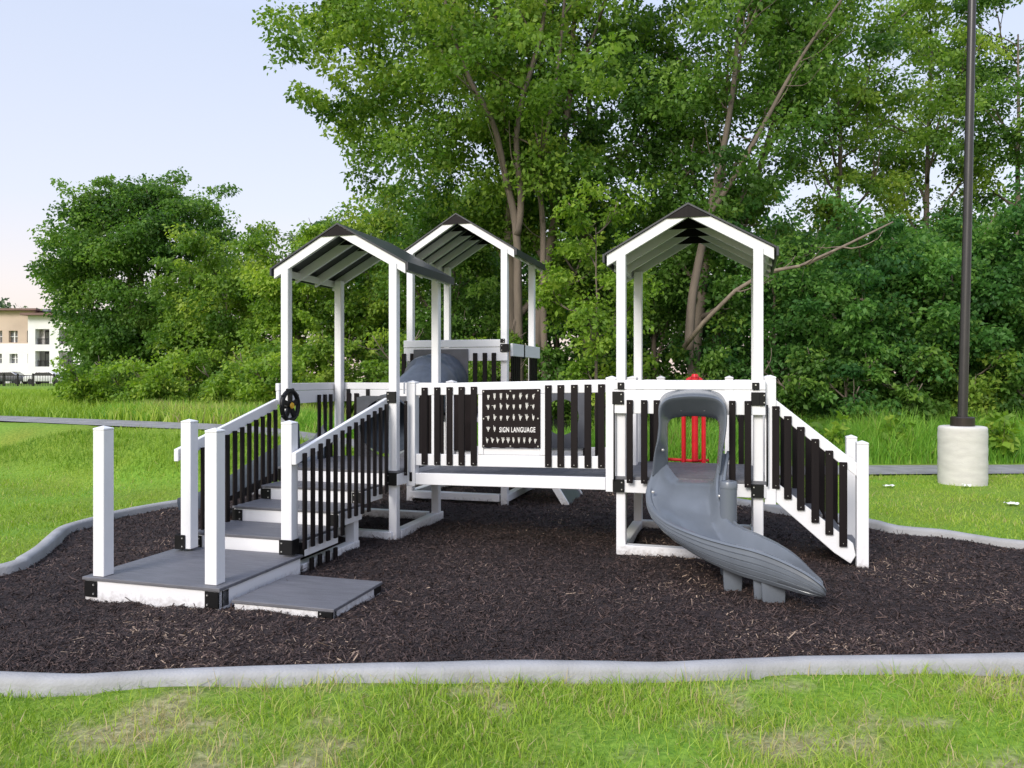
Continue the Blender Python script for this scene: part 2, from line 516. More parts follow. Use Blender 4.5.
# ------------------------------------------------------------------ grass
def blades(name, x, y, h, w, tone, mat_, lean=0.5, label=None, seg=3, zoff=0.0):
    n = len(x)
    yaw = rng.uniform(0, 6.283, n); ln = rng.uniform(0.1, 1, n) * lean
    dx, dy = np.cos(yaw), np.sin(yaw)
    fa = rng.uniform(0, 6.283, n); sx, sy = np.cos(fa), np.sin(fa)
    z0 = gz(x, y) - 0.02 + zoff
    vs = []
    for t in np.linspace(0, 1, seg):
        bend = ln * t * t * h
        zz = z0 + h * t * (1 - 0.35 * ln * t)
        ww = w * (1 - t * 0.92) * 0.5
        bx = x + dx * bend; by = y + dy * bend
        vs.append(np.stack([bx - sx * ww, by - sy * ww, zz], -1)); vs.append(np.stack([bx + sx * ww, by + sy * ww, zz], -1))
    v = np.stack(vs, 1)
    base = (np.arange(n) * 2 * seg)[:, None]
    q = np.concatenate([base + np.array([[2 * i, 2 * i + 1, 2 * i + 3, 2 * i + 2]]) for i in range(seg - 1)], 1).reshape(-1, 4)
    o = raw_mesh(name, v.reshape(-1, 3), q, mat_, tone=np.repeat(tone, 2 * seg))
    return tag(o, label, kind='stuff')


def lawn_pts(n, xr, yr, powr=1.0, bare_keep=0.12):
    x = rng.uniform(*xr, n); y = yr[0] + (yr[1] - yr[0]) * rng.random(n) ** powr
    k = ~inside(offset_poly(KERB, -0.015), x, y) & (np.abs(x) < y * 0.73 + 0.3)
    k &= np.abs(y - path_y(x)) > 0.66
    k &= rng.random(n) > bareness(x, y) * (1 - bare_keep)
    return x[k], y[k]


x, y = lawn_pts(170000, (-3.6, 3.6), (2.55, 4.35), 1.2, 0.32)
big = fbm(x, y, 1.6, 3)
h = rng.lognormal(np.log(0.038), 0.55, len(x)).clip(0.010, 0.12) * (0.65 + 0.75 * big)
tone = (0.30 + 0.5 * big + rng.normal(0, 0.17, len(x)) + (rng.random(len(x)) < 0.13) * 0.45 + 0.25 * bareness(x, y)).clip(0, 1)
blades('grass', x, y, h, rng.uniform(0.005, 0.0105, len(x)), tone, M['blade'], 1.1, 'short patchy lawn grass in front of the kerb')
x, y = lawn_pts(330000, (-14, 13), (4.0, 13.5), 1.0, 0.25)
far_ = y < 4.4
x, y = x[~far_], y[~far_]
big = fbm(x, y, 0.7, 4)
bank = sm((gz(x, y) - 0.06) / 0.2) * (gz(x, y) < 0.66)
h = rng.lognormal(np.log(0.045), 0.35, len(x)) * (0.7 + 0.7 * big) * (1 + 1.3 * bank)
tone = (0.36 + 0.5 * big - 0.25 * bank + rng.normal(0, 0.14, len(x)) + (rng.random(len(x)) < 0.03) * 0.4).clip(0, 1)
blades('grass', x, y, h, rng.uniform(0.008, 0.016, len(x)), tone, M['blade'], 0.9, 'mown lawn around the play bed and up the bank')
# far meadow left
n = 60000
x = rng.uniform(-34, -4, n); y = path_y(x) + 0.7 + rng.random(n) ** 1.3 * 22
big = fbm(x, y, 0.35, 4)
blades('grass', x, y, rng.uniform(0.15, 0.4, n) * (0.5 + big), rng.uniform(0.02, 0.04, n), (0.25 + 0.6 * big + rng.normal(0, 0.12, n)).clip(0, 1), M['blade'], 0.8, 'long meadow grass between the path and the far buildings')
# tall weeds behind the path
n = 70000
x = rng.uniform(-9, 14, n); yy = rng.random(n)
y = path_y(x) + 1.0 + yy ** 1.2 * 3.0
big = fbm(x, y, 0.9, 4)
h = (1 - .42 * sm((-1 - x) / 2)) * (0.35 + 0.75 * big) * rng.uniform(0.5, 1.15, n) * (0.8 + 0.3 * sm((x - 1) / 3)) * (0.55 + 0.5 * sm((y - path_y(x) - 1) / 0.7))
blades('tall_grass', x, y, h, rng.uniform(0.012, 0.028, n), (0.2 + 0.65 * big + rng.normal(0, 0.17, n) + 0.45 * sm((fbm(x + 40, y, .8, 3) - .56) / .08) * (x < -2)).clip(0, 1), M['weed'], 0.75, 'tall green weeds and grass along the edge of the wood', 4)


# ------------------------------------------------------------------ trees
def cr_line(pts, n):
    pts = [Vector(p) for p in pts]; out = []
    m_ = len(pts) - 1
    for i in range(n + 1):
        t = i / n * m_; k = min(int(t), m_ - 1); t -= k
        p0, p1, p2, p3 = pts[max(k - 1, 0)], pts[k], pts[k + 1], pts[min(k + 2, m_)]
        out.append(0.5 * (2 * p1 + (p2 - p0) * t + (2 * p0 - 5 * p1 + 4 * p2 - p3) * t * t + (3 * p1 - p0 - 3 * p2 + p3) * t ** 3))
    return out


def leaf_cloud(rg, c, r_, per, leaf, flat=0.5):
    """c: clump centres (k,3); r_: clump radii; per: leaves per clump"""
    k = len(c)
    n = k * per
    ci = np.repeat(np.arange(k), per)
    off = rg.normal(0, 1, (n, 3)); off /= np.linalg.norm(off, axis=1)[:, None] + 1e-9
    off *= (rg.random(n) ** 0.42)[:, None]
    rr = r_[ci][:, None]
    # each clump tilts its own way
    tl = rg.normal(0, 0.35, (k, 2))[ci]
    off[:, 2] = off[:, 2] * flat + off[:, 0] * tl[:, 0] + off[:, 1] * tl[:, 1]
    p0 = c[ci] + off * rr
    yaw = rg.uniform(0, 6.283, n)
    out = np.arctan2(off[:, 1], off[:, 0])
    yaw = np.where(rg.random(n) < 0.6, out + rg.normal(0, 0.6, n), yaw)
    pit = rg.normal(-0.25, 0.6, n)
    ax = np.stack([np.cos(yaw) * np.cos(pit), np.sin(yaw) * np.cos(pit), np.sin(pit)], -1)
    sx = np.stack([-np.sin(yaw), np.cos(yaw), np.zeros(n)], -1)
    up = np.cross(ax, sx); roll = rg.normal(0, 1.05, n)
    sd = sx * np.cos(roll)[:, None] + up * np.sin(roll)[:, None]
    L_ = (leaf * rg.uniform(0.6, 1.3, n))[:, None]
    W_ = L_ * rg.uniform(0.25, 0.38, n)[:, None]
    mid = p0 + ax * L_ * 0.45
    v = np.stack([p0, mid + sd * W_, p0 + ax * L_ + np.array([0, 0, -1]) * L_ * 0.15, mid - sd * W_], 1)
    ct = rg.normal(0.45, 0.24, k)[ci]
    tone = (ct + rg.normal(0, 0.14, n)).clip(0, 1)
    return v.reshape(-1, 3), np.arange(4 * n).reshape(n, 4), np.repeat(tone, 4)


def limb(mb, rg, p0, d0, length, r0, r1, seg=6, up=0.15, wob=0.14):
    p = np.array(p0, float); d = np.array(d0, float); d /= np.linalg.norm(d)
    pts = [p.copy()]
    for i in range(seg):
        d = d + rg.normal(0, wob, 3) + np.array([0, 0, up])
        d /= np.linalg.norm(d)
        p = p + d * length / seg
        pts.append(p.copy())
    mb.tube(pts, [r0 + (r1 - r0) * i / seg for i in range(seg + 1)], 7 if r0 > .04 else 5)
    return pts


def tree(name, label, px, d, H, Rad, seed, leafm='mid', leaf=0.16, nclump=120, per=160, trunk_r=0.16, base=0.25, clump_r=0.7,
         lean=(0, 0), squash=1.0, cat='tree', bark='bark', limbs=9, hide_trunk=False, cz=None, xy=None, group='trees at the edge of the wood',
         fill=0.55, dead=None, extra=None, paths=None, fork=None):
    rg = np.random.default_rng(seed)
    x, y = xy or at(px, d)
    if leaf < 0.2 and cat == 'tree':
        leaf *= 0.80; per = int(per * 1.45); clump_r *= 0.88
    root = empty(name, (x, y, ground(x, y) - 0.05))
    tag(root, label, cat, group)
    z0 = H * base; zc = (H + z0) / 2; rz = (H - z0) / 2
    lx, ly = lean
    axis_ = lambda z: np.array([lx * (z / H) ** 1.2, ly * (z / H) ** 1.2, 0])
    mb = MB()
    stems = fork or [(0, 0, 1.0)]
    ends = []
    for (fx, fy, fr) in stems:
        tp = []
        nseg = 9
        topz = H * 0.86
        wx, wy = rg.normal(0, 0.05 * H / 10, (2, nseg + 1)).cumsum(1) * 0.8
        for i in range(nseg + 1):
            z = topz * i / nseg
            a_ = axis_(z)
            tp.append((a_[0] + wx[i] + fx * (i / nseg), a_[1] + wy[i] + fy * (i / nseg), z))
        rad = [trunk_r * fr * (1.25 if i == 0 else 1 - 0.85 * i / nseg) for i in range(nseg + 1)]
        mb.tube(tp, rad, 10)
        tp = np.array(tp)
        nl = max(3, limbs // len(stems))
        for i in range(nl):
            t = base * 0.7 + (0.92 - base * 0.7) * (i + rg.random() * .6) / nl
            t = min(t / 0.86, 0.97)
            k = t * nseg; k0 = int(k); p0 = tp[k0] + (tp[min(k0 + 1, nseg)] - tp[k0]) * (k - k0)
            az = i * 2.4 + rg.normal(0, 0.4)
            dirv = np.array([math.cos(az), math.sin(az), rg.uniform(0.25, 0.9)])
            zrel = (p0[2] - zc) / rz
            reach = Rad * math.sqrt(max(0.12, 1 - min(1, zrel * zrel))) * rg.uniform(0.75, 1.0)
            rr0 = trunk_r * fr * (1 - 0.8 * t) * 0.6
            pts = limb(mb, rg, p0, dirv, reach * 1.05, max(rr0, 0.02), 0.012)
            ends += pts[3:]
            for s in range(3):
                q0 = pts[2 + s]
                d2 = dirv + rg.normal(0, 0.7, 3)
                p2 = limb(mb, rg, q0, d2, reach * 0.5, max(rr0 * 0.45, 0.012), 0.006, 4)
                ends += p2[2:]
    ends = np.array(ends)
    # clump centres: some on the limbs, the rest through the outer part of the crown
    nb = int(nclump * (1 - fill)); nf = nclump - nb
    c1 = ends[rg.integers(0, len(ends), nb)] + rg.normal(0, 0.25 * clump_r, (nb, 3))
    u = rg.normal(0, 1, (nf, 3)); u /= np.linalg.norm(u, axis=1)[:, None]
    bump_ = 0.78 + 0.35 * vnoise(np.arctan2(u[:, 1], u[:, 0]) * 1.4 + seed, u[:, 2] * 2.2 + seed * .37, 1.0)
    rad_ = (rg.random(nf) ** 0.38) * bump_
    c2 = u * rad_[:, None] * np.array([Rad, Rad * squash, rz])
    c2[:, 2] += zc
    c2 += np.array([axis_(max(0.1, z)) for z in c2[:, 2]])
    c = np.concatenate([c1, c2])
    if extra:
        c3 = [];
        for (qx, qy, qd) in extra:
            wx_, wy_ = at(qx, qd); c3.append((wx_ - x, wy_ - y, zpx(qy, qd) - root.location.z))
        c = np.concatenate([c, np.array(c3)])
    for pth, ra, rb in (paths or []):
        pts = []
        for (qx, qy, qd) in pth:
            wx_, wy_ = at(qx, qd); pts.append((wx_ - x, wy_ - y, zpx(qy, qd) - root.location.z))
        pts = cr_line(pts, len(pts) * 3)
        mb.tube(pts, [ra + (rb - ra) * i / (len(pts) - 1) for i in range(len(pts))], 10)
        for i in range(len(pts) // 3, len(pts) - 1, 2):
            limb(mb, rg, pts[i], rg.normal(0, 1, 3) + np.array([0, 0, 0.5]), 1.3, rb * .6, 0.006, 5)
    cr = clump_r * rg.uniform(0.6, 1.35, len(c))
    v, q, tn = leaf_cloud(rg, c, cr, per, leaf)
    mb.build('trunk', M[bark], root, smooth=True, recalc=False)
    raw_mesh('crown', v, q, LEAF[leafm], root, tone=tn)
    if dead:
        mb = MB(); pts = []
        for (qx, qy, qd, rr) in dead:
            wx_, wy_ = at(qx, qd); pts.append((wx_ - x, wy_ - y, zpx(qy, qd) - root.location.z))
        mb.tube(pts, [a[3] for a in dead], 8)
        for i in range(2, len(pts) - 1):
            for k_ in range(2):
                limb(mb, rg, pts[i], rg.normal(0, 1, 3) + np.array([0.4, 0, 0.1]), 0.9, 0.02, 0.005, 5)
        mb.build('dead_limb', M['deadwood'], root, smooth=True, recalc=False)
    return root



_r = np.random.default_rng(78)
LONE = []
while len(LONE) < 250:
    a, q = _r.uniform(0, 6.283), _r.random() ** .42
    k = 0.86 + 0.3 * vnoise(a * 1.9, 3.3)
    qx, qy = 136 + 92 * k * q * math.cos(a), 280 + 103 * k * q * math.sin(a)
    if qy < 385: LONE.append((qx, qy, 30 + 3.2 * math.sqrt(max(0, 1 - q * q)) * _r.uniform(-1, 1)))
for i in range(60): LONE.append((_r.uniform(78, 130), _r.uniform(318, 386), _r.uniform(27.5, 31)))
_r = np.random.default_rng(77)
LEFT_LOBE = []
while len(LEFT_LOBE) < 95:
    qx, qy = _r.uniform(268, 470), _r.uniform(-60, 185)
    if qx > 280 + max(0, qy - 75) * 0.95: LEFT_LOBE.append((qx, qy, _r.uniform(16.8, 20.5)))
tree('tree', 'tall dark round crowned tree standing alone in front of the white flats', 140, 30, 8.3, 3.45, 21, 'deep', 0.17, 130, 165, 0.2, 0.10, 0.8, limbs=12, fork=[(0, 0, 1), (0.9, .3, .8), (-.7, .2, .7)], fill=0.6, extra=LONE)
tree('tree', 'low bright green spreading tree right of the lone dark tree', 228, 27, 5.3, 2.5, 22, 'mid', 0.16, 190, 160, 0.12, 0.06, 0.65)
tree('tree', 'yellow green bushy tree behind the stair rails', 300, 24, 4.9, 2.2, 23, 'light', 0.15, 110, 150, 0.11, 0.05, 0.6)
tree('tree', 'mid green tree rising behind the roof over the stairs', 368, 26, 6.6, 2.7, 24, 'mid', 0.16, 140, 150, 0.14, 0.08, 0.65)
tree('tree', 'thin pale tree top far behind the stair tower roof', 322, 42, 10.6, 1.7, 25, 'pale', 0.2, 60, 90, 0.14, 0.35, 0.7)
tree('tree', 'huge spreading tree with several trunks towering behind the middle of the playset', 528, 20, 15.5, 5.7, 26, 'mid', 0.15, 400, 175, 0.24, 0.27, 0.8, limbs=20, fork=[(-.9, .2, 1), (1.6, .4, .7)], bark='bark', fill=0.62,
     paths=[([(520, 402, 18.4), (518, 300, 18.2), (516, 228, 18), (505, 175, 17.8), (494, 126, 17.6), (470, 80, 17.4), (455, 40, 17.3), (440, -20, 17.2)], .11, .03),
            ([(546, 402, 18.6), (543, 300, 18.6), (543, 228, 18.5), (540, 180, 18.3), (549, 120, 18.1), (560, 50, 18), (566, -20, 18)], .09, .03),
            ([(517, 235, 18), (521, 200, 17.9), (517, 126, 17.7), (540, 38, 17.6), (548, -20, 17.6)], .09, .035)],
     extra=LEFT_LOBE)
tree('tree', 'tall straight trunked tree right of the rear tower', 582, 21, 12.5, 3.0, 27, 'deep', 0.15, 150, 150, 0.2, 0.25, 0.75, limbs=10)
tree('tree', 'slender young tree with lime green sprays between the two roofs', 598, 16.5, 5.6, 1.35, 28, 'light', 0.13, 46, 120, 0.05, 0.22, 0.45, limbs=9, fill=0.3)
tree('tree', 'dense green tree filling the gap under the rear roof', 455, 23, 6.4, 2.8, 29, 'deep', 0.15, 130, 160, 0.14, 0.05, 0.7)
tree('tree', 'leaning tree with a pale dead limb behind the slide tower', 683, 19, 13.0, 3.6, 30, 'deep', 0.15, 190, 140, 0.17, 0.33, 0.75, lean=(2.0, 0.6), limbs=14, fill=0.45,
     paths=[([(689, 350, 18.2), (692, 300, 18.2), (701, 250, 18.2), (712, 200, 18.2), (723, 150, 18.1), (733, 90, 18), (738, 30, 18), (741, -30, 18)], .115, .035),
            ([(709, 215, 18.2), (735, 176, 18), (765, 122, 17.8), (790, 76, 17.7), (816, 35, 17.6), (850, -12, 17.6)], .07, .022)],
     dead=[(684, 347, 17.4, .06), (704, 322, 17.0, .052), (735, 291, 16.6, .046), (766, 272, 16.3, .040), (800, 266, 16.1, .034), (842, 247, 16, .028), (893, 222, 15.9, .018)])
tree('tree', 'second leaning trunk rising toward the upper right behind the slide tower roof', 700, 21, 14.0, 3.2, 31, 'mid', 0.15, 105, 115, 0.15, 0.4, 0.65, lean=(3.6, .5), limbs=13, fill=0.3)
tree('tree', 'open crowned tree with sky showing through left of the lamp post', 838, 22, 12.6, 3.0, 32, 'mid', 0.15, 125, 135, 0.15, 0.35, 0.66, limbs=15, fill=0.25)
tree('tree', 'thin topped tree directly behind the lamp post', 925, 24, 13.6, 3.3, 33, 'mid', 0.16, 135, 130, 0.15, 0.3, 0.70, limbs=15, fill=0.25)
tree('tree', 'feathery tall tree at the right edge behind the lamp post', 1012, 23, 13.6, 3.0, 34, 'deep', 0.15, 130, 130, 0.14, 0.25, 0.66, limbs=15, fill=0.25)
tree('tree', 'broad dark green tree low behind the stair on the right', 862, 18.2, 5.0, 2.3, 35, 'blue', 0.14, 150, 165, 0.12, 0.08, 0.6)
tree('tree', 'leafy green tree low behind the concrete lamp base', 952, 18.2, 5.1, 2.4, 36, 'blue', 0.14, 150, 165, 0.12, 0.1, 0.6)
tree('tree', 'dense green tree cut off by the right edge', 1042, 18, 5.8, 2.4, 37, 'blue', 0.14, 140, 165, 0.12, 0.08, 0.6)
tree('tree', 'dark leafy small tree behind the right slide tower posts', 770, 19, 5.2, 2.2, 38, 'blue', 0.14, 120, 160, 0.1, 0.06, 0.6)
tree('tree', 'shaded green tree seen through the slide tower', 655, 21, 6.0, 2.4, 39, 'deep', 0.15, 110, 150, 0.12, 0.1, 0.65)
bk = [(395, 31, 8.5, 'dark tree deep in the wood behind the stair tower'), (480, 32, 10, 'dark tree deep in the wood between the two left roofs'),
      (560, 31, 9.5, 'dark tree deep in the wood right of the rear roof'), (640, 30, 9, 'dark tree deep in the wood left of the slide tower roof'),
      (720, 31, 8.6, 'dark tree deep in the wood above the slide tower roof'), (800, 30, 7.6, 'dark tree deep in the wood right of the slide tower'),
      (880, 31, 7.4, 'dark tree deep in the wood left of the lamp pole'), (965, 30, 7.6, 'dark tree deep in the wood behind the lamp pole'), (1050, 30, 8, 'dark tree deep in the wood at the right edge')]
for i, (px, d, H, lb) in enumerate(bk):
    tree('tree', lb, px, d, H, 3.3, 60 + i, 'deep' if i % 2 else 'blue', 0.22, 110, 120, 0.18, 0.04, 0.85, group='trees deep in the wood', limbs=7)
bs = [(255, 19.5, 1.3, 1.0, 'light', 'small bush behind the stair rail on the left bank'), (120, 24, 1.1, 1.3, 'mid', 'low scrub bush under the lone dark tree'),
      (190, 23, 1.2, 1.2, 'light', 'pale scrub bush right of the lone dark tree'), (335, 20, 1.9, 1.2, 'mid', 'green bush seen between the stair tower posts'),
      (405, 18.5, 2.0, 1.2, 'light', 'light bush beside the stair tower right posts'), (500, 18.5, 2.4, 1.4, 'mid', 'rounded bush behind the sign language panel'),
      (85, 22, .9, .9, 'light', 'pale low scrub bush left of the lone dark tree'), (158, 21, .8, .8, 'light', 'small pale scrub bush between the lone tree and the path'),
      (225, 21, 1.0, 1.0, 'mid', 'knee high green scrub bush behind the tall entry posts'), (282, 18.5, 1.0, .9, 'light', 'bright scrub bush directly behind the steering wheel'),
      (570, 18, 2.2, 1.2, 'deep', 'dark bush right of the rear tower rail'), (625, 17.5, 1.7, 1.0, 'light', 'light bush left of the slide tower'),
      (690, 17.6, 1.6, 1.1, 'deep', 'dark bush seen through the slide hood'), (790, 17.2, 2.0, 1.2, 'deep', 'dark bush above the right stair handrail'),
      (845, 16.9, 1.8, 1.1, 'blue', 'bluish bush above the right stair end posts'), (905, 16.9, 1.9, 1.2, 'deep', 'dark bush left of the concrete lamp base'),
      (975, 17.0, 2.0, 1.2, 'mid', 'green bush right of the concrete lamp base'), (1030, 16.8, 1.8, 1.1, 'deep', 'dark bush at the right edge of the wood')]
for i, (px, d, H, r_, lm, lb) in enumerate(bs):
    tree('bush', lb, px, d, H, r_, 90 + i, lm, 0.11, 34, 150, 0.03, 0.0, 0.36, cat='bush', group='bushes along the edge of the wood', limbs=6, squash=0.8)

# three leafy weeds in the tall grass on the right
for i, (px, d, lb) in enumerate([(1000, 14.6, 'broad leaved weed in the tall grass right of the lamp base'), (826, 14.8, 'broad leaved weed in the tall grass left of the lamp base'), (893, 15.0, 'tall leafy weed just left of the lamp base')]):
    x, y = at(px, d)
    root = empty('weed_plant', (x, y, ground(x, y)))
    tag(root, lb, 'plant', 'weeds in the tall grass')
    rg = np.random.default_rng(200 + i)
    mb = MB(); cs = []
    for k in range(6):
        a_ = k * 1.05
        pts = limb(mb, rg, (0, 0, 0), (math.cos(a_) * .4, math.sin(a_) * .4, 1), rg.uniform(.5, .95), .008, .003, 5)
        cs += pts[2:]
    mb.build('stem', M['bark2'], root, smooth=True, recalc=False)
    v, q, tn = leaf_cloud(rg, np.array(cs), np.full(len(cs), .13), 9, .17, 0.6)
    raw_mesh('leaf_mass', v, q, LEAF['light'], root, tone=tn)

# ------------------------------------------------------------------ playset
PS = empty('playset', (OX, OY, 0.0), -TH)
tag(PS, 'white and black timber playset with three gabled towers, bridge, stairs and grey slide', 'playset')
PW = 0.042           # half of a post


def posts(par, spots, z0, z1, name='post'):
    for (u, v) in spots:
        mb = MB().box(u - PW, u + PW, v - PW, v + PW, z0, z1)
        mb.build(name, M['white'], par, bevel=.006)


def cap_post(par, u, v, z0, z1, name='newel_post', hw=PW):
    mb = MB().box(u - hw, u + hw, v - hw, v + hw, z0, z1 - 0.02)
    c = hw + 0.0015
    b = len(mb.v)
    mb.add([(u - c, v - c, z1 - .019), (u + c, v - c, z1 - .019), (u + c, v + c, z1 - .019), (u - c, v + c, z1 - .019),
            (u - c, v - c, z1 - .006), (u + c, v - c, z1 - .006), (u + c, v + c, z1 - .006), (u - c, v + c, z1 - .006), (u, v, z1 + .012)],
           [(0, 3, 2, 1), (0, 1, 5, 4), (1, 2, 6, 5), (2, 3, 7, 6), (3, 0, 4, 7), (4, 5, 8), (5, 6, 8), (6, 7, 8), (7, 4, 8)])
    return mb.build(name, M['white'], par, bevel=.003)


def baluster(par, u, v, z0, z1, w=0.056, t=0.02, axis_='u', screws=True):
    """flat dark slat; its broad face looks along v (axis u) or along u (axis v)"""
    mb = MB()
    if axis_ == 'u':
        mb.box(u - w / 2, u + w / 2, v - t / 2, v + t / 2, z0, z1)
        if screws:
            for zz in (z0 + .028, z1 - .028):
                mb.cbox((u, v - t / 2 - .002, zz), (.006, .003, .006), 1)
    else:
        mb.box(u - t / 2, u + t / 2, v - w / 2, v + w / 2, z0, z1)
        if screws:
            for zz in (z0 + .028, z1 - .028):
                mb.cbox((u + t / 2 + .002, v, zz), (.003, .006, .006), 1)
    return mb.build('baluster', [M['black'], M['bolt']], par, bevel=.003)


def bracket(par, u, v, z, w=0.10, h=0.105, wrap=0.07, side=1, du=0.0):
    """black corner bracket: a plate on the front face and one round the side"""
    mb = MB()
    mb.box(u - w / 2, u + w / 2, v - .008, v, z - h / 2, z + h / 2)
    if side:
        uu = u + side * w / 2
        mb.box(min(uu, uu - side * .008), max(uu, uu - side * .008), v + .001, v + wrap, z - h / 2, z + h / 2)
    for a in (-1, 1):
        mb.cbox((u + (-side or 1) * w * .28, v - .010, z + a * h * .28), (.008, .004, .008), 1)
    return mb.build('corner_bracket', [M['bracket'], M['bolt']], par, bevel=.003)


def deck(u0, u1, v0, v1, ztop, rim=0.115, label=None):
    """deck boards with a white rim; u0..v1 are the post centre lines"""
    e = 0.062
    mb = MB()
    nb = 8; w = (v1 - v0 + 2 * e) / nb
    for i in range(nb):
        a = v0 - e + i * w
        mb.box(u0 - e, u1 + e, a + .002, a + w - .002, ztop - .028, ztop)
    o = mb.build('deck', M['deck'], PS, bevel=.002)
    zt = ztop - .031
    mb = MB()
    mb.box(u0 - e, u1 + e, v0 - e, v0 - e + .036, zt - rim, zt)
    mb.box(u0 - e, u1 + e, v1 + e - .036, v1 + e, zt - rim, zt)
    mb.box(u0 - e, u0 - e + .036, v0 - e + .038, v1 + e - .038, zt - rim, zt)
    mb.box(u1 + e - .036, u1 + e, v0 - e + .038, v1 + e - .038, zt - rim, zt)
    mb.build('rim', M['white'], o, bevel=.004)
    return o


def gable(u0, u1, v0, v1, ze, zp, nr, over=0.130, fo=0.028, bo=0.07):
    um = (u0 + u1) / 2; a, b = u0 - over, u1 + over
    va, vb = v0 - fo, v1 + bo
    sl = (zp - ze) / (um - a)
    cs = 1 / math.sqrt(1 + sl * sl)
    mb = MB()
    t = 0.015
    nz = t / cs
    ex = 0.018
    lo = lambda u: zp - sl * abs(u - um)
    # two sheets
    for s in (-1, 1):
        ue = um + s * (um - a + ex)
        poly = [(um, zp - nz), (ue, lo(ue) - nz), (ue, lo(ue)), (um, zp)]
        mb.prism(poly, (1, 0, 0), (0, 0, 1), ((0, va - .02, 0), (0, vb - va + .04, 0)))
    rf = mb.build('roof', M['roof'], PS, bevel=0)
    th = 0.104     # rafter depth, vertical
    g = .003
    for i in range(nr):
        v = va + (vb - .04 - va) * i / (nr - 1)
        zt = zp - nz - g
        mb = MB()
        poly = [(a, ze - nz - g), (um, zt), (b, ze - nz - g), (b, ze - nz - g - th), (um, zt - th), (a, ze - nz - g - th)]
        mb.prism(poly[:2] + [(um, zt - th), (a, ze - nz - g - th)], (1, 0, 0), (0, 0, 1), ((0, v, 0), (0, .038, 0)))
        mb.prism([(um, zt), (b, ze - nz - g), (b, ze - nz - g - th), (um, zt - th)], (1, 0, 0), (0, 0, 1), ((0, v, 0), (0, .038, 0)))
        mb.build('rafter', M['white'], rf, bevel=.003)
        mb = MB(); hw = 0.19 if i == 0 else .2
        dz = sl * hw
        if i == 0:
            pg = [(um - hw, zt - dz - .002), (um, zt - .002), (um + hw, zt - dz - .002)]
        else:
            pg = [(um - hw, zt - dz - .02), (um, zt - .01), (um + hw, zt - dz - .02)]
        mb.prism(pg, (1, 0, 0), (0, 0, 1), ((0, v - .014, 0), (0, .012, 0)))
        mb.build('ridge_gusset', M['black'], rf)
    for s in (-1, 1):
        ue = um + s * (um - a + ex)
        mb = MB().box(min(ue, ue + s * .02), max(ue, ue + s * .02), va - .02, vb + .02, lo(ue) - .085, lo(ue) - .004)
        mb.build('fascia', M['roof'], rf, bevel=.002)
        uu = um + s * (um - a - .05)
        zz = lo(uu) - nz - .07
        MB().box(uu - .015, uu + .015, va + .042, vb - .044, zz - .03, zz + .04).build('top_plate', M['white'], rf, bevel=.003)
    return rf


def skid(par, p0, p1, z=0.035, w=0.05):
    a, b = Vector((*p0, z)), Vector((*p1, z))
    d = (b - a).normalized(); s = Vector((-d.y, d.x, 0)) * w
    MB().bar(a, b, s, (0, 0, 0.045)).build('base_skid', M['white'], par, bevel=.004)


# ---- right tower (slide tower)
WA, DA = 1.19, 1.22
ZE, ZP = 2.735, 3.145
dA = deck(0, WA, 0, DA, 0.70)
zrt = ZE + .145 * (ZP - ZE) / (WA / 2 + .145) - .10
posts(dA, [(0, 0), (WA, 0), (0, DA), (WA, DA)], -0.05, zrt)
gable(0, WA, 0, DA, ZE, ZP, 4)
skid(dA, (-.03, -.02), (WA, -.02)); skid(dA, (0, .06), (0, DA - .06)); skid(dA, (WA, .06), (WA, DA + .1)); skid(dA, (0, DA), (WA, DA))
fA = -0.066
# front railing: two boards across the front
mb = MB(); mb.box(-.058, WA + .058, fA - .032, fA, 1.487, 1.570); mb.box(-.058, WA + .058, fA - .026, fA, 1.27, 1.484)
rA = mb.build('railing', M['white'], PS, bevel=.004)
for px in (629.8, 644.2, 656.8, 732.3, 747.8):
    u = on_v(px, fA - .04)
    baluster(rA, u, fA - .043, 0.648, 1.393)
for (px, s) in ((618, -1), (757.5, 1)):
    u = on_v(px, fA - .04)
    bracket(rA, u, fA - .033, 1.41, .105, .115, .09, 0)
    bracket(rA, u, fA - .006, 0.615, .105, .115, .09, s)
    mb = MB().box(on_v(px + 3 * (1 if s < 0 else -.6), fA - .03) - .03, on_v(px + 3 * (1 if s < 0 else -.6), fA - .03) + .03, fA - .045, fA - .033, 1.488, 1.55)
    mb.cbox((on_v(px + 3 * (1 if s < 0 else -.6), fA - .03), fA - .047, 1.53), (.01, .004, .01), 1)
    mb.build('hinge_plate', [M['bracket'], M['bolt']], rA, bevel=.008)
# thin black rods beside the posts
for px in (614.2, 767.2):
    u = on_v(px, fA - .02)
    MB().tube([(u, fA - .02, .66), (u, fA - .02, 1.36)], .008, 8).build('hinge_rod', M['bracket'], rA, smooth=True)
# back railing either side of the red climber
for (a, b) in ((.05, .185), (.98, WA - .05)):
    mb = MB(); mb.box(a, b, DA + .03, DA + .062, 1.487, 1.570); mb.box(a, b, DA + .03, DA + .056, 1.27, 1.486)
    rB = mb.build('railing', M['white'], PS, bevel=.004)
cap_post(rB, .235, DA + .045, .56, 1.60); cap_post(rB, .93, DA + .045, .56, 1.60)
baluster(rB, .14, DA + .075, .65, 1.40, screws=False); baluster(rB, 1.05, DA + .075, .65, 1.40, screws=False)
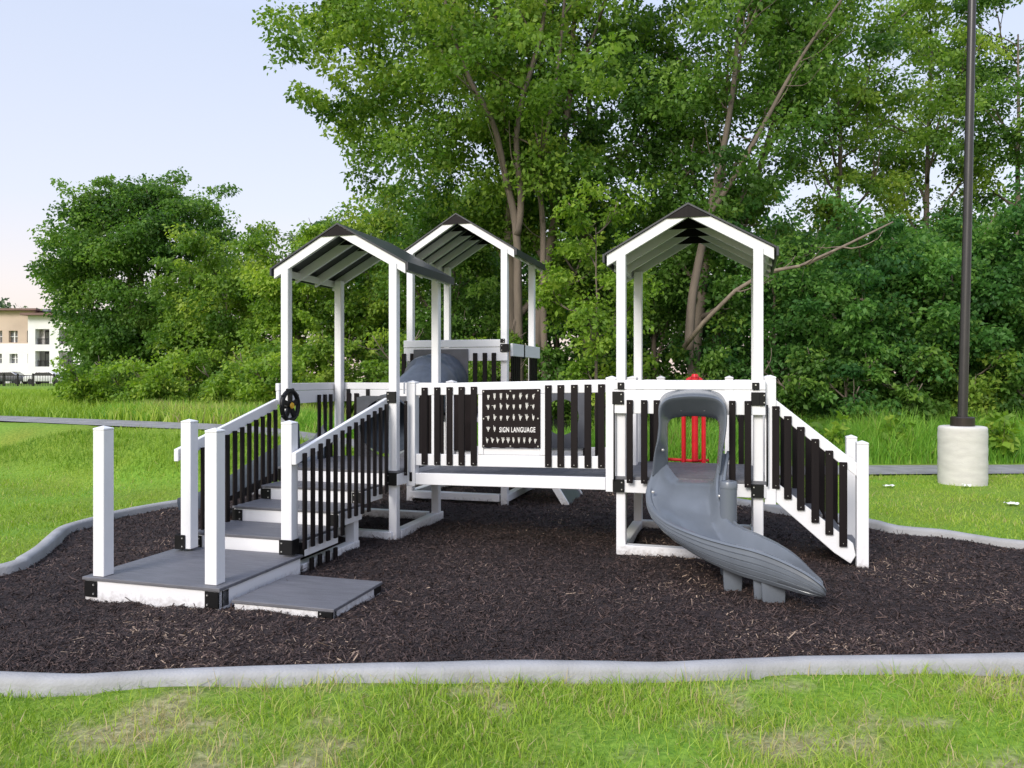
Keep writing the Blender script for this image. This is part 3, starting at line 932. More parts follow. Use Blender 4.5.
# side railing toward the bridge is open; right side opens onto the stair
# red climber at the back
vb_ = DA + .09
mb = MB()
ua, ub, uc = on_v(683.6, vb_), on_v(695, vb_), on_v(703.6, vb_)
mb.tube([(on_v(668, vb_ + .1), vb_ + .1, .715), (ub, vb_, .715), (on_v(708, vb_ + .1), vb_ + .1, .715)], .016, 8)
for u in (ua, uc):
    mb.tube([(u, vb_ + .02, .0), (u, vb_ + .02, 1.45), (u + (ub - u) * .4, vb_ + .015, 1.57), (ub, vb_ + .01, 1.60)], .024, 10)
mb.tube([(ub, vb_ - .02, .72), (ub, vb_ - .02, 1.62)], .034, 12)
mb.tube([(ub, vb_ - .02, 1.60), (ub, vb_ - .02, 1.63)], [.042, .03], 12)
for z in (.25, .5):
    mb.tube([(ua, vb_ + .02, z), (uc, vb_ + .02, z)], .018, 8)
o = mb.build('red_climber', M['red'], PS, smooth=40)

# ---- right stair, running out along +u
SW = 0.66
mb = MB()
u_s, z_s = 1.30, 0.70
nst = 4
for i in range(nst):
    uu = 1.36 + i * .155; zz = 0.56 - i * .135
    mb.box(uu, uu + .20, .03, SW - .03, zz - .03, zz)
sA = mb.build('staircase', M['deck'], PS, bevel=.003)
ns = Vector((0.53, 0, -.454))
for v, nm in ((-.01, 0), (SW, 1)):
    p0 = Vector((1.285, v, .665)); p1 = Vector((1.985, v, .12))
    mb = MB()
    mb.prism([(1.285, .565), (1.285, .765 - .03), (1.95, .20), (1.97, .10), (1.93, .03), (1.80, .115)], (1, 0, 0), (0, 0, 1), ((0, v - .018, 0), (0, .036, 0)))
    mb.build('stringer', M['white'], sA, bevel=.004)
    mb = MB()
    mb.prism([(1.30, 1.315), (1.30, 1.43), (2.0, .86), (2.0, .745)], (1, 0, 0), (0, 0, 1), ((0, v - .018, 0), (0, .036, 0)))
    mb.build('handrail', M['white'], sA, bevel=.004)
    cap_post(sA, 1.289, v + .01, .50, 1.605, hw=.046)
    cap_post(sA, 2.02, v + .0, -.05, 1.055, hw=.046)
for i, px in enumerate((775.8, 787.8, 800.8, 815.2, 829.2, 843.2)):
    u = on_v(px, -.04)
    zt = 1.338 - (u - 1.345) * .866
    baluster(sA, u, -.042, zt - .71, zt, .062, .022)
    baluster(sA, u, SW - .042, zt - .71, zt, .062, .022, screws=False)
bracket(sA, on_v(762.5, fA - .03), fA - .04, 1.41, .05, .112, .05, 0)

# ---- slide
def ss(px, py, v): return Vector(P(px, py, v))
outer = [ss(659.5, 456, -.10), ss(654.5, 474, -.24), ss(649.2, 493, -.38), ss(654, 509, -.55), ss(670, 523, -.76), ss(698, 535, -1.0), ss(726.5, 543.5, -1.16), ss(753, 550, -1.27), ss(779, 559.5, -1.37), ss(803, 571.5, -1.44), ss(820, 583.5, -1.46), ss(825.5, 590.5, -1.43)]
inner = [ss(722, 452, -.10), ss(719, 470, -.22), ss(717.5, 484, -.34), ss(718, 497, -.44), ss(722, 511, -.55), ss(731, 524, -.66), ss(743, 530.5, -.76), ss(760, 537.5, -.86), ss(779, 546.5, -.97), ss(798, 559, -1.11), ss(815, 575.5, -1.27), ss(822.5, 582, -1.33)]
drop = [.20, .13, .12, .13, .14, .145, .145, .135, .12, .09, .045, .015]
floorz = [.695, .665, .575, .47, .385, .31, .262, .225, .19, .155, .135, .125]


NS = 66
Lo, Li = cr_line(outer, NS), cr_line(inner, NS)
Fz = [p.z for p in cr_line([Vector((0, 0, z)) for z in floorz], NS)]
rows = []
for i in range(NS + 1):
    o_, n_ = Lo[i], Li[i]
    w = (n_ - o_); w.z = 0; wl = w.length; w.normalize()
    f = Fz[i]
    row = []
    hb = o_.z - f
    bot = f - .035 - .058 * math.sin(math.pi * min(1, i / NS * 1.02)) ** .7 * (1 if i < NS * .6 else max(0, 1 - (i / NS - .6) * 2.9))
    # outer wall from the bottom up, with three shallow ribs
    for t, gr in ((0, 0), (.14, 0), (.17, -.012), (.20, 0), (.36, 0), (.39, -.012), (.42, 0), (.58, 0), (.61, -.012), (.64, 0), (.79, 0), (.815, -.010), (.84, 0), (1, 0)):
        bulge = .030 * (1 - .7 * max(0, i / NS - .6) / .4) * math.sin(math.pi * (0.25 + .75 * t)) + gr * min(1, 2.6 * (1 - i / NS)) * min(1, i / 8)
        q = o_ - w * (.012 + bulge) + w * (.055 * (1 - t) ** 2)
        q.z = bot + (o_.z - .014 - bot) * t
        row.append(q)
    q = o_ - w * .03; q.z = o_.z - .004; row.append(q)
    q = o_ - w * .018; q.z = o_.z + .010; row.append(q)
    q = o_ + w * .008; q.z = o_.z + .010; row.append(q)
    q = o_ + w * .024; q.z = o_.z - .010; row.append(q)
    for k in range(1, 26):
        t = k / 26
        c_ = (o_ + w * .024).lerp(n_ - w * .02, t)
        fr_ = i / NS
        wa_ = .30 - .16 * min(1, max(0, (fr_ - .3) / .25)); wb_ = .10 + .16 * min(1, max(0, (fr_ - .3) / .25))
        wall = max(max(0, (wa_ - t) / wa_), max(0, (t - 1 + wb_) / wb_)) ** 1.25
        rim_ = (o_.z - .006) * (1 - t) + (n_.z - .006) * t
        c_.z = (f - .05 * min(1, max(0, i / NS - .35) * 5) * (1 - max(0, i / NS - .85) / .15)) * (1 - wall) + rim_ * wall
        row.append(c_)
    q = n_ - w * .02; q.z = n_.z - .008; row.append(q)
    q = n_ - w * .012; q.z = n_.z + .006; row.append(q)
    q = n_ + w * .006; q.z = n_.z + .008; row.append(q)
    q = n_ + w * .016; q.z = n_.z - .016; row.append(q)
    q = n_ + w * .034; q.z = n_.z - .014; row.append(q)
    q = n_ + w * .042; q.z = n_.z + .012; row.append(q)
    q = n_ + w * .062; q.z = n_.z + .010; row.append(q)
    q = n_ + w * .066; q.z = n_.z - .012; row.append(q)
    for k in range(0, 5):
        t = 1 - k / 4
        q = n_ + w * .026; q.z = bot + (n_.z - .02 - bot) * t; row.append(q)
    rows.append(row)
mb = MB(); mb.grid(rows, closed=True)
n_ = len(rows[0])
mb.f.append(tuple(range(n_))); mb.m.append(0)
mb.f.append(tuple(NS * n_ + k for k in range(n_))); mb.m.append(0)
SL = mb.build('slide', M['slide'], PS, smooth=38)

# hood: an arch standing in the tower opening
fr = [(652.5, 476), (654.5, 455), (657.5, 438), (659.2, 420), (659, 406), (662, 397), (671, 391.5), (692, 389.3), (713, 391), (722.5, 396.5), (726, 406), (726.2, 420), (724.2, 438), (722, 455), (720, 474)]
bkp = [(668, 476), (668, 455), (668, 440), (668, 427), (669.5, 421), (673.5, 418.2), (680, 417), (692, 416.2), (704, 416.8), (713, 418), (717.5, 421), (719, 427), (718.6, 440), (717.5, 455), (716.5, 474)]
fv, bv = -.30, -.085
Bo = cr_line([ss(a, b, bv) for a, b in fr], 48)
Fr = cr_line([ss(a, b + (6.5 if b < 430 else max(0, 6.5 - (b - 430) * .3)), fv if b < 445 else fv + .03) for a, b in fr], 48); Bk = cr_line([ss(a, b, bv) for a, b in bkp], 48)
cen = ss(692, 430, -.15)
def shrink(p, k):
    d = Vector((p.x - cen.x, 0, p.z - cen.z)); l = d.length
    return p + d / l * k
sh = lambda ps, k, dv=0.0: [shrink(p, k) + Vector((0, dv, 0)) for p in ps]
rows = [Bk, [shrink(p.lerp(q, .3), -.004) for p, q in zip(Bk, sh(Fr, -.016))], [p.lerp(q, .65) for p, q in zip(Bk, sh(Fr, -.016))], [p.lerp(q, .92) for p, q in zip(Bk, sh(Fr, -.016))], sh(Fr, -.012, -.004), sh(Fr, -.004, -.008), sh(Fr, .004), [p.lerp(q, .35) for p, q in zip(sh(Fr, .008), sh(Bo, .004))], sh(Bo, .003, -.01), sh(Bo, .0, .02), sh(Bk, .006, .03)]
mb = MB(); mb.grid([list(r_) for r_ in zip(*rows)], closed=True)
mb.build('hood', M['slide'], SL, smooth=60)
for px, py in ((681, 409.7), (704.5, 409.7)):
    c = ss(px, py, -.15)
    MB().lathe([(.001, -.012), (.014, -.01), (.016, 0), (.014, .01), (.001, .012)], c, 12).build('bolt', M['bolt'], SL, smooth=True)
for px, py, v in ((662.8, 450, -.22), (722.8, 450, -.22), (653, 492, -.43), (719.5, 496, -.47)):
    c = ss(px, py, v)
    MB().lathe([(.001, -.012), (.012, -.01), (.015, 0), (.012, .01), (.001, .012)], c, 12).build('bolt', M['bolt'], SL, smooth=True)
# column and feet
uc_ = on_v(728.5, -.56)
MB().lathe([(.066, -.05), (.067, .70), (.070, .702), (.070, .745), (.062, .757)], (uc_, -.56, 0.0), 32).build('support_column', M['slide'], SL, smooth=40)
for (px0, px1, v, py) in ((722, 744, -.98, 588), (752, 764, -1.17, 597), (760, 787, -1.22, 600)):
    u0, u1 = on_v(px0, v), on_v(px1, v)
    mb = MB()
    mb.prism([(u0, .25), (u0 + .015, -.05), (u1 - .015, -.05), (u1, .22)], (1, 0, 0), (0, 0, 1), ((0, v - .05, 0), (0, .2, 0)))
    mb.build('foot', M['slide'], SL, bevel=.018, seg=2, smooth=40)

# ---- left tower (stairs come up its front)
BU1, BV0, WB, DB = -2.234, -.053, 1.209, 1.105
BU0, BV1 = BU1 - WB, BV0 + DB
dB = deck(BU0, BU1, BV0, BV1, 0.68)
posts(dB, [(BU0, BV0), (BU1, BV0), (BU0, BV1), (BU1, BV1)], -0.05, zrt)
gable(BU0, BU1, BV0, BV1, ZE, ZP, 4, bo=.11)
skid(dB, (BU0, BV0 - .02), (BU1, BV0 - .02)); skid(dB, (BU1, BV0 + .07), (BU1, BV1 + .1)); skid(dB, (BU0, BV0 + .07), (BU0, BV1 - .06)); skid(dB, (BU0, BV1), (BU1 - .1, BV1))
# left side and back rails
mb = MB()
mb.box(BU0 - .092, BU0 - .052, BV0 - .06, BV1 + .09, 1.455, 1.533); mb.box(BU0 - .086, BU0 - .052, BV0 - .06, BV1 + .09, 1.315, 1.452)
rL = mb.build('railing', M['white'], PS, bevel=.004)
for v in (.62, .75, .88):
    baluster(rL, BU0 - .04, BV0 + v + .1, .60, 1.40, .056, .02, 'v', False)
mb = MB()
mb.box(BU0 - .05, BU1 + .055, BV1 + .052, BV1 + .092, 1.455, 1.533); mb.box(BU0 - .05, BU1 + .055, BV1 + .052, BV1 + .086, 1.315, 1.452)
rK = mb.build('railing', M['white'], PS, bevel=.004)
for du in (.10, .2, 1.02, 1.12):
    baluster(rK, BU0 + du, BV1 + .04, .60, 1.41, screws=False)
for du in (.07, .32):
    MB().box(BU0 + du, BU0 + du + .045, BV1 + .036, BV1 + .05, 1.33, 1.46).build('corner_bracket', M['bracket'], rK, bevel=.003)
bracket(dB, BU1 + .0, BV0 - .07, 0.60, .11, .125, .09, 1)
bracket(dB, BU1 - .01, BV0 - .05, 1.40, .10, .11, .09, 1)
bracket(dB, BU0, BV0 - .07, 0.60, .11, .125, .09, -1)

# steering wheel on the inner face of the left rail
wc = Vector((BU0 + .055, BV0 - .02, 1.305))
mb = MB(); ring = []
for k in range(33):
    a = 2 * math.pi * k / 32
    ring.append(wc + Vector((0, math.cos(a) * .15, math.sin(a) * .15)))
mb.tube(ring, .024, 10, caps=False)
for k in range(5):
    a = 2 * math.pi * k / 5 + .3
    mb.bar(wc, wc + Vector((0, math.cos(a) * .145, math.sin(a) * .145)), (.012, 0, 0), (0, -math.sin(a) * .026, math.cos(a) * .026))
for k in range(10):
    a = 2 * math.pi * k / 10
    mb.tube([wc + Vector((0, math.cos(a) * .165, math.sin(a) * .165)), wc + Vector((0, math.cos(a) * .182, math.sin(a) * .182))], [.018, .012], 8)
mb.tube([wc + Vector((-.06, 0, 0)), wc + Vector((.02, 0, 0))], .04, 16)
wh = mb.build('steering_wheel', M['bracket'], PS, smooth=40)
MB().tube([wc + Vector((.021, 0, 0)), wc + Vector((.032, 0, 0))], [.034, .028], 16).build('hub', M['yellow'], wh, smooth=40)

# ---- entry stair and platform
U0, U1 = -3.50, -2.345
VP0, VP1 = -2.60, -1.56
ZP0 = 0.165
mb = MB()
mb.box(U0, U1, VP0, VP1 + .02, ZP0 - .022, ZP0)
pf = mb.build('entry_platform', M['deck'], PS, bevel=.003)
mb = MB()
e = .014
mb.box(U0 + e, U1 - e, VP0 + e, VP0 + e + .036, -.03, ZP0 - .025); mb.box(U0 + e, U0 + e + .036, VP0 + e + .04, VP1, -.03, ZP0 - .025); mb.box(U1 - e - .036, U1 - e, VP0 + e + .04, VP1, -.03, ZP0 - .025)
mb.build('rim', M['white'], pf, bevel=.004)
for s, u in ((-1, U0 + e + .055), (1, U1 - e - .055)):
    bracket(pf, u, VP0 + e - .001, ZP0 - .085, .11, .115, .11, s)
cap_post(pf, on_v(103.5, -2.52), -2.52, ZP0 + .001, 1.235, hw=.048)
cap_post(pf, on_v(215, -2.49), -2.49, ZP0 + .001, 1.235, hw=.048)

st = MB()
vn = [-1.50, -.94, -.49, -.05]
zn = [.285, .415, .545]
SU0, SU1 = -3.44, -2.36
for i in range(3):
    st.box(SU0, SU1, vn[i] - .012, vn[i + 1] - .014, zn[i] - .022, zn[i])
ST_ = st.build('staircase', M['deck'], PS, bevel=.003)
for i in range(3):
    mb = MB()
    za, zb_ = zn[i] - .145, zn[i] - .025
    mb.box(SU0 + .04, SU1 - .04, vn[i], vn[i] + .03, za, zb_)
    mb.build('riser', M['white'], ST_, bevel=.003)
    for u in (SU0 + .002, SU1 - .030):
        mb = MB(); mb.box(u, u + .036, vn[i] - .002, vn[i + 1] - .016, za, zb_)
        mb.build('side_panel', M['white'], ST_, bevel=.003)
    for s, u in ((-1, SU0 + .05), (1, SU1 - .05)):
        bracket(ST_, u, vn[i] - .003, (za + zb_) / 2, .105, .108, .07, s)
# support post and skid under the stair
for u in (SU1 - .06, SU0 + .06):
    MB().box(u - .045, u + .045, -.62, -.53, -.05, .408).build('post', M['white'], ST_, bevel=.004)
skid(ST_, (SU1 - .06, -1.5), (SU1 - .06, -.52), .03)
# newels
nr_ = (on_v(289.5, -1.60), -1.60); nl_ = (on_v(189.5, -1.66), -1.66)
cap_post(ST_, *nr_, ZP0 + .02, 1.24, hw=.048); cap_post(ST_, *nl_, ZP0 + .02, 1.24, hw=.048)
bracket(ST_, nr_[0] + .0, nr_[1] - .052, ZP0 + .075, .12, .12, .1, 1)
bracket(ST_, nl_[0] - .05, nl_[1] - .052, ZP0 + .075, .10, .12, .1, -1)
# sloped handrails
def hrail(ua, va, za, ub, vb, zb_, h=.085):
    mb = MB()
    a = Vector((ua, va, za)); b_ = Vector((ub, vb, zb_))
    d = (b_ - a); sd = Vector((d.y, -d.x, 0)).normalized() * .02
    mb.bar(a, b_, sd, (0, 0, h / 2))
    mb.build('handrail', M['white'], ST_, bevel=.004)
ur = nr_[0] + .075
hrail(ur, -1.66, z_at(459, ur, -1.66), BU1 - .07, BV0 - .03, z_at(402.5, BU1 - .07, BV0 - .03), .095)
ul = nl_[0] - .085
hrail(ul, -1.72, z_at(455.5, ul, -1.72), BU0 - .08, BV0 - .07, z_at(404, BU0 - .08, BV0 - .07), .10)
a_z, b_z = z_at(459, ur, -1.66), z_at(402.5, BU1 - .07, BV0 - .03)
for i in range(13):
    t = (i + .45) / 13
    v = -1.60 + t * 1.52
    u = ur + .03 + t * (BU1 - .07 - ur)
    zt = a_z + (b_z - a_z) * (v + 1.66) / 1.61 + .01
    zi = next((k for k in range(2, -1, -1) if v > vn[k]), 0)
    baluster(ST_, u, v, zn[zi] - .075, zt, .046, .022, 'v', False)
for i in range(4):
    v = -1.42 + i * .13
    baluster(ST_, SU1 + .02, v, -.04, .115, .05, .022, 'v', False)
a_z, b_z = z_at(455.5, ul, -1.72), z_at(404, BU0 - .08, BV0 - .07)
for i in range(12):
    t = (i + .6) / 12
    v = -1.60 + t * 1.46
    u = ul + .035 + t * (BU0 - .08 - ul)
    zt = a_z + (b_z - a_z) * (v + 1.72) / 1.65 - .03
    zi = next((k for k in range(2, -1, -1) if v > vn[k]), 0)
    baluster(ST_, u, v, zn[zi] - .10, zt, .05, .022, 'v', False)

# ---- bridge
LA, LBp = Vector((-2.125, .15)), Vector((-.088, .0))
def br(px, dv=0.0):
    """point on the bridge front line seen at picture column px"""
    k = (px - CX) / F
    f_ = lambda t: (OX + (LA.x + (LBp.x - LA.x) * t) * CT + (LA.y + (LBp.y - LA.y) * t + dv) * ST) - k * (OY - (LA.x + (LBp.x - LA.x) * t) * ST + (LA.y + (LBp.y - LA.y) * t + dv) * CT)
    lo_, hi_ = -.3, 1.3
    for _ in range(40):
        m_ = (lo_ + hi_) / 2
        if f_(lo_) * f_(m_) <= 0: hi_ = m_
        else: lo_ = m_
    return (lo_ + hi_) / 2
bd = (LBp - LA).normalized()
bn = Vector((-bd.y, bd.x))            # to the back
if bn.y < 0: bn = -bn
BLn = (LBp - LA).length
BWd = 0.92
def bp(s, dv, z):
    """s metres along the bridge, dv behind its front line; it dips slightly to the left"""
    q = LA + bd * s + bn * dv
    return Vector((q.x, q.y, z + (s / BLn - .5) * .045))
def bbox(mb, s0, s1, d0, d1, z0, z1, mi=0):
    vs = [bp(s, d_, z) for z in (z0, z1) for (s, d_) in ((s0, d0), (s1, d0), (s1, d1), (s0, d1))]
    mb.add(vs, [(0, 3, 2, 1), (4, 5, 6, 7), (0, 1, 5, 4), (1, 2, 6, 5), (2, 3, 7, 6), (3, 0, 4, 7)], mi)
    return mb
mb = MB()
nb = 15
for i in range(nb):
    s0 = .03 + (BLn - .06) * i / nb
    bbox(mb, s0 + .002, s0 + (BLn - .06) / nb - .002, -.03, BWd + .03, .628, .655)
BR = mb.build('bridge', M['deck'], PS, bevel=.002)
mb = MB(); bbox(mb, .05, BLn - .05, -.045, -.008, .545, .66); bbox(mb, .05, BLn - .05, BWd + .008, BWd + .045, .545, .66)
mb.build('rim', M['white'], BR, bevel=.004)
for s in (0, BLn):
    for dv in (0, BWd):
        q = bp(s, dv, 0)
        o = cap_post(BR, 0, 0, .53, 1.575, 'bridge_post', .047)
        o.location = (q.x, q.y, q.z); o.rotation_euler = (0, 0, math.atan2(bd.y, bd.x))
# front railing with sign frame
mb = MB()
bbox(mb, .05, BLn - .05, -.03, .0, 1.435, 1.553); bbox(mb, .05, BLn - .05, -.03, .0, .735, .85)
s_l, s_r = br(484.6) * BLn, br(541) * BLn
bbox(mb, s_l - .055, s_l + .0, -.034, -.002, .852, 1.433); bbox(mb, s_r, s_r + .055, -.034, -.002, .852, 1.433)
RF = mb.build('railing', M['white'], PS, bevel=.004)
mb = MB(); bbox(mb, s_l + .001, s_r - .001, -.026, .0, .852, .915)
mb.build('sign_frame', M['white'], RF, bevel=.003)
def slat(par, s, dv, z0, z1, w=.062, t=.02, mat_='black'):
    mb = MB(); bbox(mb, s - w / 2, s + w / 2, dv - t, dv, z0, z1)
    for zz in (z0 + .022, z1 - .022): bbox(mb, s - .006, s + .006, dv - t - .004, dv - t, zz - .006, zz + .006, 1)
    return mb.build('baluster', [M[mat_], M['bolt']], par, bevel=.003)
for px in (426.4, 439, 451.3, 463.3, 475.5, 549.6, 562, 575.5, 589, 602.5):
    slat(RF, br(px) * BLn, -.031, .745, 1.512)
mb = MB()
bbox(mb, s_l - .006, s_r + .006, -.052, -.036, .922, 1.480)
SG = mb.build('sign_panel', M['sign'], PS, bevel=.003)
SG['label'] = 'dark square panel of white hand signs with SIGN LANGUAGE lettering'
ws = s_r - s_l; hs = .558; zb0 = .922
def sgp(a, b, lift=.0):
    """a, b in 0..1 over the sign face"""
    return bp(s_l + ws * a, -.053 - lift, zb0 + hs * (1 - b))
def flat(mb, polys, mi=0):
    for poly in polys:
        n = len(poly)
        mb.add([sgp(a, b, .0) for a, b in poly] + [sgp(a, b, .003) for a, b in poly], [tuple(range(n, 2 * n)), tuple(reversed(range(n)))] + [(i, (i + 1) % n, n + (i + 1) % n, n + i) for i in range(n)], mi)
def strip(a0, b0, a1, b1, w0, w1):
    dx, dy = a1 - a0, b1 - b0; l = math.hypot(dx, dy) or 1; nx, ny = -dy / l, dx / l
    return [(a0 - nx * w0, b0 - ny * w0), (a0 + nx * w0, b0 + ny * w0), (a1 + nx * w1, b1 + ny * w1), (a1 - nx * w1, b1 - ny * w1)]
# which fingers stand up, and how the thumb points, for each sign
SHAPES = ['00000u', '11110i', '11110c', '10000u', '00000i', '01110o', '10000s', '11000s', '00001i', '10000d', '11000u', '10000o', '00000t', '00000i', '11110o', '11000d', '10000d', '11000x', '00000u', '00000x', '11000j', '11000v', '11100v', '10000h', '00001o', '10000i',
          '10000u', '11000v', '11000o', '11110v', '11111v', '11100i', '11010i', '10110i', '01110o', '00000o']
def hand(mb, ca, cb, code, sc=1.0):
    k = sc
    polys = []
    pw, ph = .019 * k, .024 * k
    polys.append([(ca - pw, cb - ph), (ca + pw, cb - ph), (ca + pw, cb + ph * .6), (ca + pw * .40, cb + ph * 1.2), (ca + pw * .36, cb + ph * 2.2), (ca - pw * .36, cb + ph * 2.2), (ca - pw * .40, cb + ph * 1.2), (ca - pw, cb + ph * .6)])
    spread = {'v': .55, 'o': .25}.get(code[5], .12)
    tilt = {'s': 1.2, 'd': -1.6, 'j': .3}.get(code[5], 0)
    for i in range(4):
        x0 = ca + (i - 1.5) * pw * .52
        ln = (.042 if code[i] == '1' else .012) * k
        an = (i - 1.5) * spread * .5 + (tilt if code[i] == '1' else 0)
        polys.append(strip(x0, cb - ph + .001, x0 + math.sin(an) * ln, cb - ph - math.cos(an) * ln, .0045 * k, .0038 * k))
    if code[5] in 'uoxv':
        polys.append(strip(ca + pw * .9, cb + .004, ca + pw * (1.2 if code[5] == 'u' else 1.9), cb - ph * 1.2, .005 * k, .004 * k))
    if code[4] == '1':
        polys.append(strip(ca - pw * .9, cb - .002, ca - pw * 2.1, cb - ph * 1.3, .005 * k, .004 * k))
    flat(mb, polys)
mb = MB(); n_ = 0
for r_, (b0, cnt) in enumerate(((.125, 8), (.295, 8), (.485, 8), (.675, 2))):
    for c in range(cnt):
        hand(mb, .105 + c * .1135, b0, SHAPES[n_ % len(SHAPES)], .92); n_ += 1
for c in range(10):
    hand(mb, .085 + c * .094, .875, SHAPES[26 + c], .84)
mb.build('hand_sign_chart', M['handink'], SG)
cu = bpy.data.curves.new('lettering', 'FONT'); cu.body = 'SIGN LANGUAGE'; cu.size = 1; cu.extrude = 0.02; cu.offset = 0.018; cu.space_character = 1.12
to = bpy.data.objects.new('lettering_curve', cu); COL.objects.link(to)
bpy.context.view_layer.update()
me = bpy.data.meshes.new_from_object(to.evaluated_get(bpy.context.evaluated_depsgraph_get()))
bpy.data.objects.remove(to); bpy.data.curves.remove(cu)
vs = np.empty(len(me.vertices) * 3, np.float32); me.vertices.foreach_get('co', vs); vs = vs.reshape(-1, 3)
x0, x1 = vs[:, 0].min(), vs[:, 0].max(); y0, y1 = vs[:, 1].min(), vs[:, 1].max()
out = []
for a, b, c in vs:
    out.append(sgp(.305 + .63 * (a - x0) / (x1 - x0), .735 - .09 * (b - y0) / (y1 - y0), .002 + .002 * (c > 0)))
me.vertices.foreach_set('co', np.array(out, np.float32).ravel()); me.update()
me.materials.clear(); me.materials.append(M['ink'])
o = bpy.data.objects.new('lettering', me); COL.objects.link(o); o.parent = SG
mb = MB()
for a in (.02, .5, .98):
    for b in (.03, .5, .97):
        if a == .5 and b == .5: continue
        c = sgp(a, b); mb.cbox(c, (.006, .004, .006))
mb.build('screw', M['bolt'], SG)
# back railing with two play panels
mb = MB()
bbox(mb, .05, BLn - .05, BWd, BWd + .03, 1.435, 1.553); bbox(mb, .05, BLn - .05, BWd, BWd + .03, .735, .85)
RBk = mb.build('railing', M['white'], PS, bevel=.004)
for px in (421, 436, 483, 497, 511, 525, 538, 580, 592, 603):
    s = br(px, BWd) * BLn
    slat(RBk, s, BWd - .001, .745, 1.512)
s0, s1 = br(441, BWd) * BLn, br(471, BWd) * BLn
mb = MB(); bbox(mb, s0, s1, BWd - .03, BWd - .002, .80, 1.50)
mb.build('play_panel', M['sign'], RBk, bevel=.004)
# bubble panel: plate with a round window
s0, s1 = br(546, BWd) * BLn, br(569, BWd) * BLn
sc_, zc_, rr = br(556, BWd) * BLn, 1.17, .19
mb = MB(); ri, ro = [], []
for k in range(48):
    a = 2 * math.pi * (k + .5) / 48
    ca, sa = math.cos(a), math.sin(a)
    hw = (s1 - s0) / 2 + .15; hh = .33
    t = min(hw / abs(ca) if abs(ca) > 1e-6 else 9, hh / abs(sa) if abs(sa) > 1e-6 else 9)
    ri.append((sc_ + rr * ca, zc_ + rr * sa)); ro.append((sc_ + t * ca, zc_ + t * sa))
grid_ = []
for pts, d_ in ((ri, BWd - .03), (ro, BWd - .03), (ro, BWd - .012), (ri, BWd - .012), (ri, BWd - .03)):
    grid_.append([bp(s, d_, z) for s, z in pts])
mb.grid(grid_, closed=True)
mb.build('window_panel', M['panel'], RBk)
# long plate with the pill shaped slot on the left end post
q = bp(0, 0, 0)
mb = MB(); mb.cbox((q.x + .0, q.y - .052, .60), (.014, .003, .045))
mb.build('latch_plate', M['bracket'], BR, bevel=.002)
# short gap railing between the left tower and the bridge
mb = MB(); mb.box(BU1 + .05, q.x - .05, .05, .08, 1.43, 1.55); mb.box(BU1 + .05, q.x - .05, .05, .08, .53, .65)
gp = mb.build('railing', M['white'], PS, bevel=.003)
baluster(gp, BU1 + .085, .03, .62, 1.36, .03, .02)

# ---- rear tower
CU1, CV0, WC, DC = -1.801, 2.283, 1.28, 1.33
CU0, CV1 = CU1 - WC, CV0 + DC
ZEC, ZPC = 3.216, 3.691
dC = deck(CU0, CU1, CV0, CV1, 1.17)
zrc = ZEC + .145 * (ZPC - ZEC) / (WC / 2 + .145) - .10
posts(dC, [(CU0, CV0), (CU1, CV0), (CU0, CV1), (CU1, CV1)], -0.05, zrc)
gable(CU0, CU1, CV0, CV1, ZEC, ZPC, 5, bo=.1)
skid(dC, (CU0, CV0), (CU1 - .06, CV0), .075); skid(dC, (CU1, CV0 - .02), (CU1, CV1 + .1), .075); skid(dC, (CU0, CV0 + .07), (CU0, CV1), .075); skid(dC, (CU0 + .06, CV1), (CU1 - .06, CV1), .075)
fC = CV0 - .066
mb = MB(); mb.box(CU0 - .06, CU1 + .06, fC - .03, fC, 1.975, 2.068); mb.box(CU0 - .06, CU1 + .06, fC - .024, fC, 1.80, 1.972)
rC = mb.build('railing', M['white'], PS, bevel=.004)
for px in (404, 412.5, 475.3, 485, 494):
    baluster(rC, on_v(px, fC - .03), fC - .037, 1.12, 1.90, screws=False)
bracket(rC, CU1 + .02, fC - .031, 1.96, .1, .1, .08, 1); bracket(rC, CU1 + .0, fC - .032, 2.05, .06, .05, .04, 0)
mb = MB()
sC = CU1 + .066
mb.box(sC, sC + .03, CV0 + .02, CV1 + .09, 1.86, 2.02)
rD = mb.build('railing', M['white'], PS, bevel=.004)
for k in range(5):
    baluster(rD, sC - .012, CV0 + .14 + .085 * k, 1.12, 1.90, .05, .02, 'v', False)
for k in range(5):
    baluster(rD, sC - .012, CV1 - .30 + .085 * k, 1.12, 1.90, .05, .02, 'v', False)
MB().box(sC - .002, sC + .036, CV0 + .56, CV0 + .60, 1.84, 2.03).build('strap', M['bracket'], rD)
